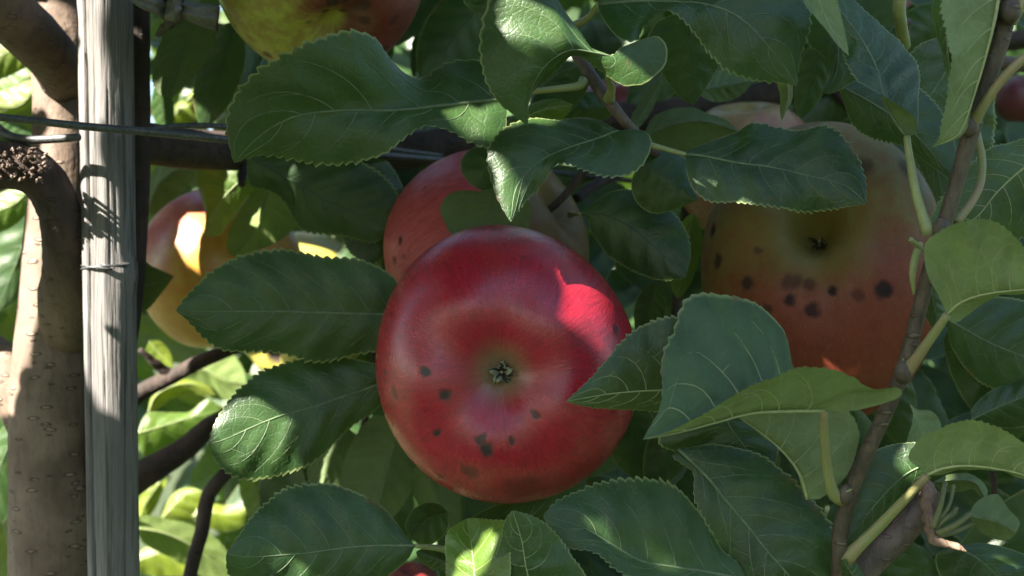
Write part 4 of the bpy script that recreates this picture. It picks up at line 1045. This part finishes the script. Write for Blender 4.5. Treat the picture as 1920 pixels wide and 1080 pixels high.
def build_fill():
    rr = random.Random(5)
    src = proto_leaves('leaf', 'vein_dark', 6)
    n = 0
    pts = []
    for i in range(4000):
        if n >= 205: break
        x, y = rr.uniform(440, 2050), rr.uniform(-120, 1180)
        d = rr.uniform(.60, .82)
        if x < 520 and not (y < 480 and x > 440): continue
        if any(math.hypot(x - a[0], y - a[1]) < a[2] + 130 and d < a[3] + a[4] + .03 and d > a[3] - a[4] - .06 for a in APPLES if a[3] > .58): continue
        if any(math.hypot(x - a, y - b) < 62 and abs(d - c) < .05 for a, b, c in pts): continue
        pts.append((x, y, d))
        copy_leaf(src[n % 6], tree, P(x, y - 50, d), facing(rr, .45), rr.uniform(.8, 1.25))
        n += 1
    for s in src:
        for ch in list(s.children): bpy.data.objects.remove(ch)
        bpy.data.objects.remove(s)
    V, Fc, U = [], [], []
    for i in range(1480):
        if i < 330: p = P(rr.uniform(480, 2250), rr.uniform(-260, 1300), rr.uniform(.80, 1.0))
        elif i >= 1080: p = Vector((rr.uniform(-.12, .9), rr.uniform(.50, 1.1), rr.uniform(1.64, 2.2)))  # overhead and out of view, added to darken the interior
        elif i > 760: p = P(rr.uniform(560, 2250), rr.uniform(-260, 1300), rr.uniform(.95, 1.2))
        elif i < 590: p = P(rr.uniform(350, 2700), rr.uniform(1290, 2300), rr.uniform(.36, .85))  # below the view, added to block light bounced off the ground
        else: p = P(rr.uniform(2160, 3100), rr.uniform(-300, 1500), rr.uniform(.38, .85))  # beyond the right edge, added to occlude light from that side
        m = facing(rr, .45).to_matrix(); ln = rr.uniform(.06, .09); w = ln * rr.uniform(.27, .34); cup = rr.uniform(.1, .5); dr = rr.uniform(.1, .4)
        k0 = len(V)
        for q in range(11):
            u = q / 10; hw = max(float(shape(u)) * w, .0004)
            for v in (-1, -.5, 0, .5, 1):
                V.append(p + m @ Vector((v * hw, u * ln, abs(v) * hw * cup - dr * ln * u * u))); U.append((u, v / 2 + .5))
        for q in range(10):
            for v in range(4): a = k0 + q * 5 + v; Fc.append((a, a + 1, a + 6, a + 5))
    tag(link('inner_and_shade_leaves', mesh('inner_and_shade_leaves', V, Fc, M['leaf'], True, U), tree), kind='stuff')
    # the sunlit tree behind
    src = proto_leaves('pale', 'vein_young', 3) + proto_leaves('leaf', 'vein', 2) + proto_leaves('yellow', 'vein_young', 2)
    V, Fc, U = [], [], []
    for i in range(620):
        p = P(rr.uniform(-500, 2300), rr.uniform(-300, 1400), rr.uniform(1.5, 2.3))
        m = facing(rr, .5).to_matrix(); ln = rr.uniform(.08, .12); w = ln * rr.uniform(.27, .34); cup = rr.uniform(.1, .5); dr = rr.uniform(.1, .4)
        k0 = len(V)
        for q in range(9):
            u = q / 8; hw = max(float(shape(u)) * w, .0004)
            for v in (-1, 0, 1):
                V.append(p + m @ Vector((v * hw, u * ln, abs(v) * hw * cup - dr * ln * u * u))); U.append((u, v / 2 + .5))
        for q in range(8):
            for v in range(2): a = k0 + q * 3 + v; Fc.append((a, a + 1, a + 4, a + 3))
    tag(link('far_leaves', mesh('far_leaves', V, Fc, M['young'], True, U), NB), kind='stuff')
    n = 0
    for i in range(3000):
        if n >= 190: break
        x = rr.uniform(-120, 560) if rr.random() < .8 else rr.uniform(-400, 2300)
        y = rr.uniform(-100, 1200); d = rr.uniform(.88, 1.5)
        copy_leaf(src[n % 7], NB, P(x, y - 40, d), facing(rr, .5), rr.uniform(.75, 1.15))
        n += 1
    for s in src:
        for ch in list(s.children): bpy.data.objects.remove(ch)
        bpy.data.objects.remove(s)
    branch('trunk', [(620, -300, 1.6, 26), (600, 200, 1.6, 30), (590, 700, 1.6, 34), (580, 1500, 1.6, 40), (575, 2500, 1.6, 48)], 'bark', NB, .05, 18, 60, 70)
    for k, a in enumerate([[(600, 900, 1.6, 18), (450, 760, 1.4, 14), (250, 560, 1.15, 10), (60, 420, .95, 6)], [(600, 1000, 1.6, 18), (420, 1040, 1.2, 12), (300, 1040, .9, 7)],
                           [(600, 500, 1.6, 18), (400, 300, 1.35, 13), (200, 150, 1.1, 9), (20, 90, .8, 5)], [(600, 700, 1.6, 18), (900, 600, 1.5, 14), (1300, 500, 1.4, 10), (1800, 450, 1.3, 6)]]):
        branch('limb', a, 'bark_limb', NB, .08, 10, 40, 71 + k)
build_fill()

def build_shade_row():
    # tree row added out of view behind the camera to block low sky light
    rr = random.Random(3); V, Fc, U = [], [], []
    for i in range(5200):
        x = rr.uniform(-7, 7); tr = round(x / 1.5) * 1.5
        x = tr + rr.gauss(0, .42); y = -2.7 + rr.gauss(0, .33); z = .35 + 3.0 * rr.random() ** .8
        m = Euler((rr.uniform(0, 6), rr.uniform(0, 6), rr.uniform(0, 6))).to_matrix(); ln = rr.uniform(.10, .17); w = ln * .42
        k0 = len(V)
        for u, hw in ((0, .01), (.3, 1), (.65, .85), (1, .01)):
            for v in (-1, 0, 1): V.append(Vector((x, y, z)) + m @ Vector((v * hw * w, u * ln, abs(v) * hw * w * .3 - .2 * ln * u * u))); U.append((u, v / 2 + .5))
        for q in range(3):
            for v in range(2): a = k0 + q * 3 + v; Fc.append((a, a + 1, a + 4, a + 3))
    for k in range(-4, 5):
        v, f, u_ = tube(np.array([(k * 1.5, -2.7, -.1), (k * 1.5 + .03, -2.7, 1.2), (k * 1.5, -2.72, 2.8)]), [.05, .04, .015], 8)
        o = len(V); V += list(v); U += [(.5, .5)] * len(v); Fc += [tuple(i + o for i in q) for q in f]
    tag(link('unseen_shade_row', mesh('unseen_shade_row', V, Fc, M['leaf'], True, U)), 'unseen row of leafy trees added behind the camera to block low sky light', 'trees', kind='stuff')
build_shade_row()

# ------------------------------------------------------------------ leaves added outside the picture to mask the sun, gaps shaped for its patches
LIT = [  # (polygon in pixels, depth): gaps left in the added leaves for the sun
    ([(1085, 520), (1098, 500), (1128, 535), (1160, 580), (1185, 640), (1140, 650), (1095, 632), (1075, 590)], 'apple'),
    ([(888, 236), (930, 236), (945, 262), (925, 276), (892, 272)], .40),
    ([(985, 92), (1015, 62), (1055, 86), (1084, 93), (1084, 102), (1060, 102), (1008, 112)], .372), ([(1142, 116), (1190, 145), (1155, 150), (1135, 126)], .371),
    ([(402, 790), (440, 752), (478, 742), (505, 768), (465, 788)], .443), ([(440, 875), (458, 838), (480, 855), (492, 840), (497, 870), (468, 887)], .443),
    ([(856, 1028), (940, 1015), (935, 1085), (850, 1095)], .372),
    ([(1702, 852), (1735, 848), (1737, 886), (1704, 886)], .396),
    ([(940, 208), (1012, 193), (1022, 230), (950, 266), (920, 275)], .40),
    ([(1165, 1000), (1205, 1040), (1195, 1048), (1160, 1010)], .385), ([(1212, 1058), (1262, 1062), (1240, 1085)], .387),
    ([(1780, 1018), (1812, 1030), (1800, 1040)], .385),
    ([(535, 1070), (565, 1058), (560, 1090)], .395),
    ([(75, 150), (155, 215), (155, 300), (120, 385), (60, 385), (68, 250)], .512), ([(40, 380), (72, 380), (88, 540), (66, 620), (46, 700), (25, 700), (30, 560)], .508),
    ([(60, -60), (192, -60), (192, 100), (150, 60), (60, -20)], .478), ([(148, -60), (190, -60), (190, 102), (148, 55)], .467),
    ([(148, 165), (186, 215), (170, 300), (170, 470), (150, 600)], .467), ([(202, 362), (216, 364), (224, 470), (200, 485)], .467), ([(158, 505), (206, 505), (210, 590), (186, 640), (174, 690), (156, 690)], .467),
    ([(189, 695), (205, 668), (224, 685), (229, 760), (213, 775), (192, 742)], .467),
    ([(-60, 570), (10, 620), (42, 700), (36, 770), (-60, 735)], .51),
    ([(-80, -80), (60, 20), (120, 90), (100, 120), (-60, 20)], .45),
    ([(325, 385), (384, 378), (395, 440), (445, 468), (440, 545), (360, 490)], .584), ([(340, 400), (384, 390), (395, 440), (445, 468), (440, 545), (370, 490)], .577), ([(285, 600), (330, 640), (360, 640), (320, 590)], .585), ([(375, 310), (480, 310), (550, 380), (470, 480), (380, 440)], .565),
    ([(500, 420), (620, 425), (600, 470), (480, 480)], .67),
]
def build_shade_leaves():
    S = Vector((-SUN.y, SUN.x, 0)).normalized()
    if S.x < 0: S = -S
    Tt = SUN.cross(S)
    if Tt.z < 0: Tt = -Tt
    S_, T_, L_ = np.array(S), np.array(Tt), np.array(SUN)
    res = .001
    s0, s1, t0, t1 = -1.75, .5, ZC * T_[2] - .65, ZC * T_[2] + .85
    W, H = int((s1 - s0) / res), int((t1 - t0) / res)
    shade = np.zeros((W, H), bool); lit = np.zeros((W, H), bool); keep = np.full((W, H), 9.0)
    def proj(x, y, d):
        p = np.array(P(x, y, d)); return p @ S_, p @ T_, p @ L_
    def put(arr, x, y, d, r=2):
        s, t, l = proj(x, y, d)
        i, j = int((s - s0) / res), int((t - t0) / res)
        if r <= i < W - r and r <= j < H - r:
            arr[i - r:i + r + 1, j - r:j + r + 1] = True
            keep[i - r:i + r + 1, j - r:j + r + 1] = np.minimum(keep[i - r:i + r + 1, j - r:j + r + 1], -l)
    for x in range(255, 1960, 14):
        for y in range(-20, 1110, 14):
            for d in (.35, .38, .41, .44, .47) + (() if x < 480 else (.50, .53, .56, .60, .64, .68, .72, .76, .8)):
                put(shade, x, y, d, 5)
    for x in range(-40, 260, 10):                # lower trunk and stake
        for y in range(-20, 1110, 10):
            for d in (.43, .445, .46, .47, .48, .49, .50, .51, .52): put(shade, x, y, d, 4)
    for x in range(-60, 500, 16):                # shade that breaks up the sun on the tree behind
        for y in range(-20, 1110, 16):
            for d in (.66, .72, .8, .9, 1.0, 1.15, 1.3, 1.5):
                w = math.sin(x * .021 + d * 9) + math.sin(y * .017 - d * 7 + x * .008) + math.sin(x * .05 + y * .043)
                if (y < 230 and x > 255 and w > -.9) or (x < 75 and y > 330 and w > -1.1) or w > .35: put(shade, x, y, d, 6)
    def inside(px, py, poly):
        c = False; n = len(poly)
        for i in range(n):
            x1, y1 = poly[i]; x2, y2 = poly[i - 1]
            if (y1 > py) != (y2 > py) and px < (x2 - x1) * (py - y1) / (y2 - y1) + x1: c = not c
        return c
    for poly, d in LIT:
        xs = [p[0] for p in poly]; ys = [p[1] for p in poly]
        for x in np.arange(min(xs), max(xs), 3.0):
            for y in np.arange(min(ys), max(ys), 3.0):
                if inside(x, y, poly):
                    if d == 'apple':
                        k = 1 - ((x - 950) / 247) ** 2 - ((y - 682) / 258) ** 2
                        if k > 0: put(lit, x, y, .43 - .0458 * math.sqrt(k), 0)
                    else:
                        for e in (-.0012, 0, .0012): put(lit, x, y, d + e, 0)
    # sun for the tree behind the left gap
    for x in range(-60, 500, 24):
        for y in range(640 if x > 250 else 40, 1080, 24):
            for d in (.68, .72, .78): put(lit, x, y, d, 5) if rnd.random() < .3 else None
    shade &= ~lit
    rr = random.Random(17)
    cover = np.zeros((W, H), np.int8)
    # leaf outline raster in its own plane
    def outline(ln, w, a):
        us = np.linspace(0, 1, 15); sh = np.asarray(shape(us)) * w
        pts = []
        for u, k in zip(us, sh): pts.append((u * ln - ln / 2, k))
        for u, k in reversed(list(zip(us, sh))): pts.append((u * ln - ln / 2, -k))
        ca, sa = math.cos(a), math.sin(a)
        return [(x * ca - y * sa, x * sa + y * ca) for x, y in pts]
    sizes = [(.085, .028), (.07, .023), (.055, .018), (.04, .014), (.028, .010), (.02, .008), (.013, .006)]
    VV, FF = [], []
    count = 0
    for layer in range(2):
        for si, (ln, w) in enumerate(sizes):
            if layer == 1 and si > 4: continue
            cells = np.argwhere(shade & (cover <= layer))
            idx = list(range(len(cells))); rr.shuffle(idx)
            for ci in idx[:5000 if si < 4 else 9000]:
              i, j = cells[ci]
              if cover[i, j] > layer: continue
              for attempt in range(1 if si < 2 else 4):
                if cover[i, j] > layer: break
                a = rr.uniform(0, 6.28)
                # footprint sampled on the grid
                m = int(ln / res)
                us = np.linspace(0.02, .98, max(8, m)); vs = np.linspace(-1, 1, max(5, int(2 * w / res)))
                uu, vv = np.meshgrid(us, vs); sh = np.asarray(shape(uu)) * w * .98
                lx, ly = uu * ln - ln / 2, vv * sh
                ox, oy = rr.uniform(-.25, .25) * ln, rr.uniform(-.3, .3) * w
                lx = lx + ox; ly = ly + oy
                gi = np.clip((i + (lx * math.cos(a) - ly * math.sin(a)) / res).astype(int), 0, W - 1)
                gj = np.clip((j + (lx * math.sin(a) + ly * math.cos(a)) / res).astype(int), 0, H - 1)
                if lit[gi, gj].any(): continue
                sc_, tc_ = s0 + i * res, t0 + j * res
                # place it along the sun ray, outside the picture, as near as it can be
                base_l = -keep[i, j] if keep[i, j] < 5 else None
                if base_l is None: continue
                ok = False
                for dist in ([.22 + .03 * k + rr.uniform(0, .05) for k in range(14)] if layer == 0 else [.45 + .05 * k + rr.uniform(0, .1) for k in range(12)]):
                    p = S_ * sc_ + T_ * tc_ + L_ * (base_l + dist)
                    r_ = ln
                    if p[1] < .05:
                        if abs(p[0]) < .12 and abs(p[2] - ZC) < .12: continue
                        ok = True; break
                    fx = abs(p[0]) - r_ * .62; fz = abs(p[2] - ZC) - r_ * .62
                    if fx / p[1] > 975 / FPX or fz / p[1] > 555 / FPX: ok = True; break
                if not ok: continue
                cover[gi, gj] = np.maximum(cover[gi, gj], layer + 1)
                # masking leaf there, tilted a little off the sun
                tl = L_ + np.array([rr.gauss(0, .22), rr.gauss(0, .22), rr.gauss(0, .22)])
                nu_, nv_ = 10, 2
                k0 = len(VV)
                e1 = S_ * math.cos(a) + T_ * math.sin(a); e2 = -S_ * math.sin(a) + T_ * math.cos(a)
                b1, b2, cv = rr.uniform(-.25, .25), rr.uniform(-.3, .3), rr.uniform(-.15, .25)
                for q in range(nu_ + 1):
                    u = q / nu_
                    for v in (-1, -.5, 0, .5, 1):
                        hw = max(float(shape(u)) * w, .0004)
                        x_ = u * ln - ln / 2 + ox; y_ = v * hw + oy
                        VV.append(p + e1 * x_ + e2 * y_ + L_ * (b1 * x_ + b2 * y_ + cv * abs(v) * hw))
                for q in range(nu_):
                    for v in range(4):
                        a0 = k0 + q * 5 + v
                        FF.append((a0, a0 + 1, a0 + 6, a0 + 5))
                count += 1
    UV = []
    for k in range(count):
        for q in range(11):
            for v in range(5): UV.append((q / 10, v / 4))
    o = link('unseen_shade_leaves', mesh('unseen_shade_leaves', VV, FF, M['leaf'], True, UV), tree)
    tag(o, kind='stuff')
    # limbs for the added leaves
    branch_w = [[(-.10, .56, 1.9), (-.25, .35, 1.85), (-.40, .10, 1.80), (-.52, -.15, 1.80)], [(-.10, .56, 1.72), (-.02, .40, 1.78), (.06, .22, 1.80), (.05, .02, 1.82)]]
    for k, b in enumerate(branch_w):
        q = np.linspace(0, 1, 24); path = herm(b, arc(b), q)
        v, f, u_ = tube(path, .011 * (1 - .7 * q), 10, True, .06, k)
        link('limb', mesh('limb', v, f, M['bark_limb']), tree)
    print('crown leaves', count)
build_shade_leaves()
print('objects', len(bpy.data.objects))
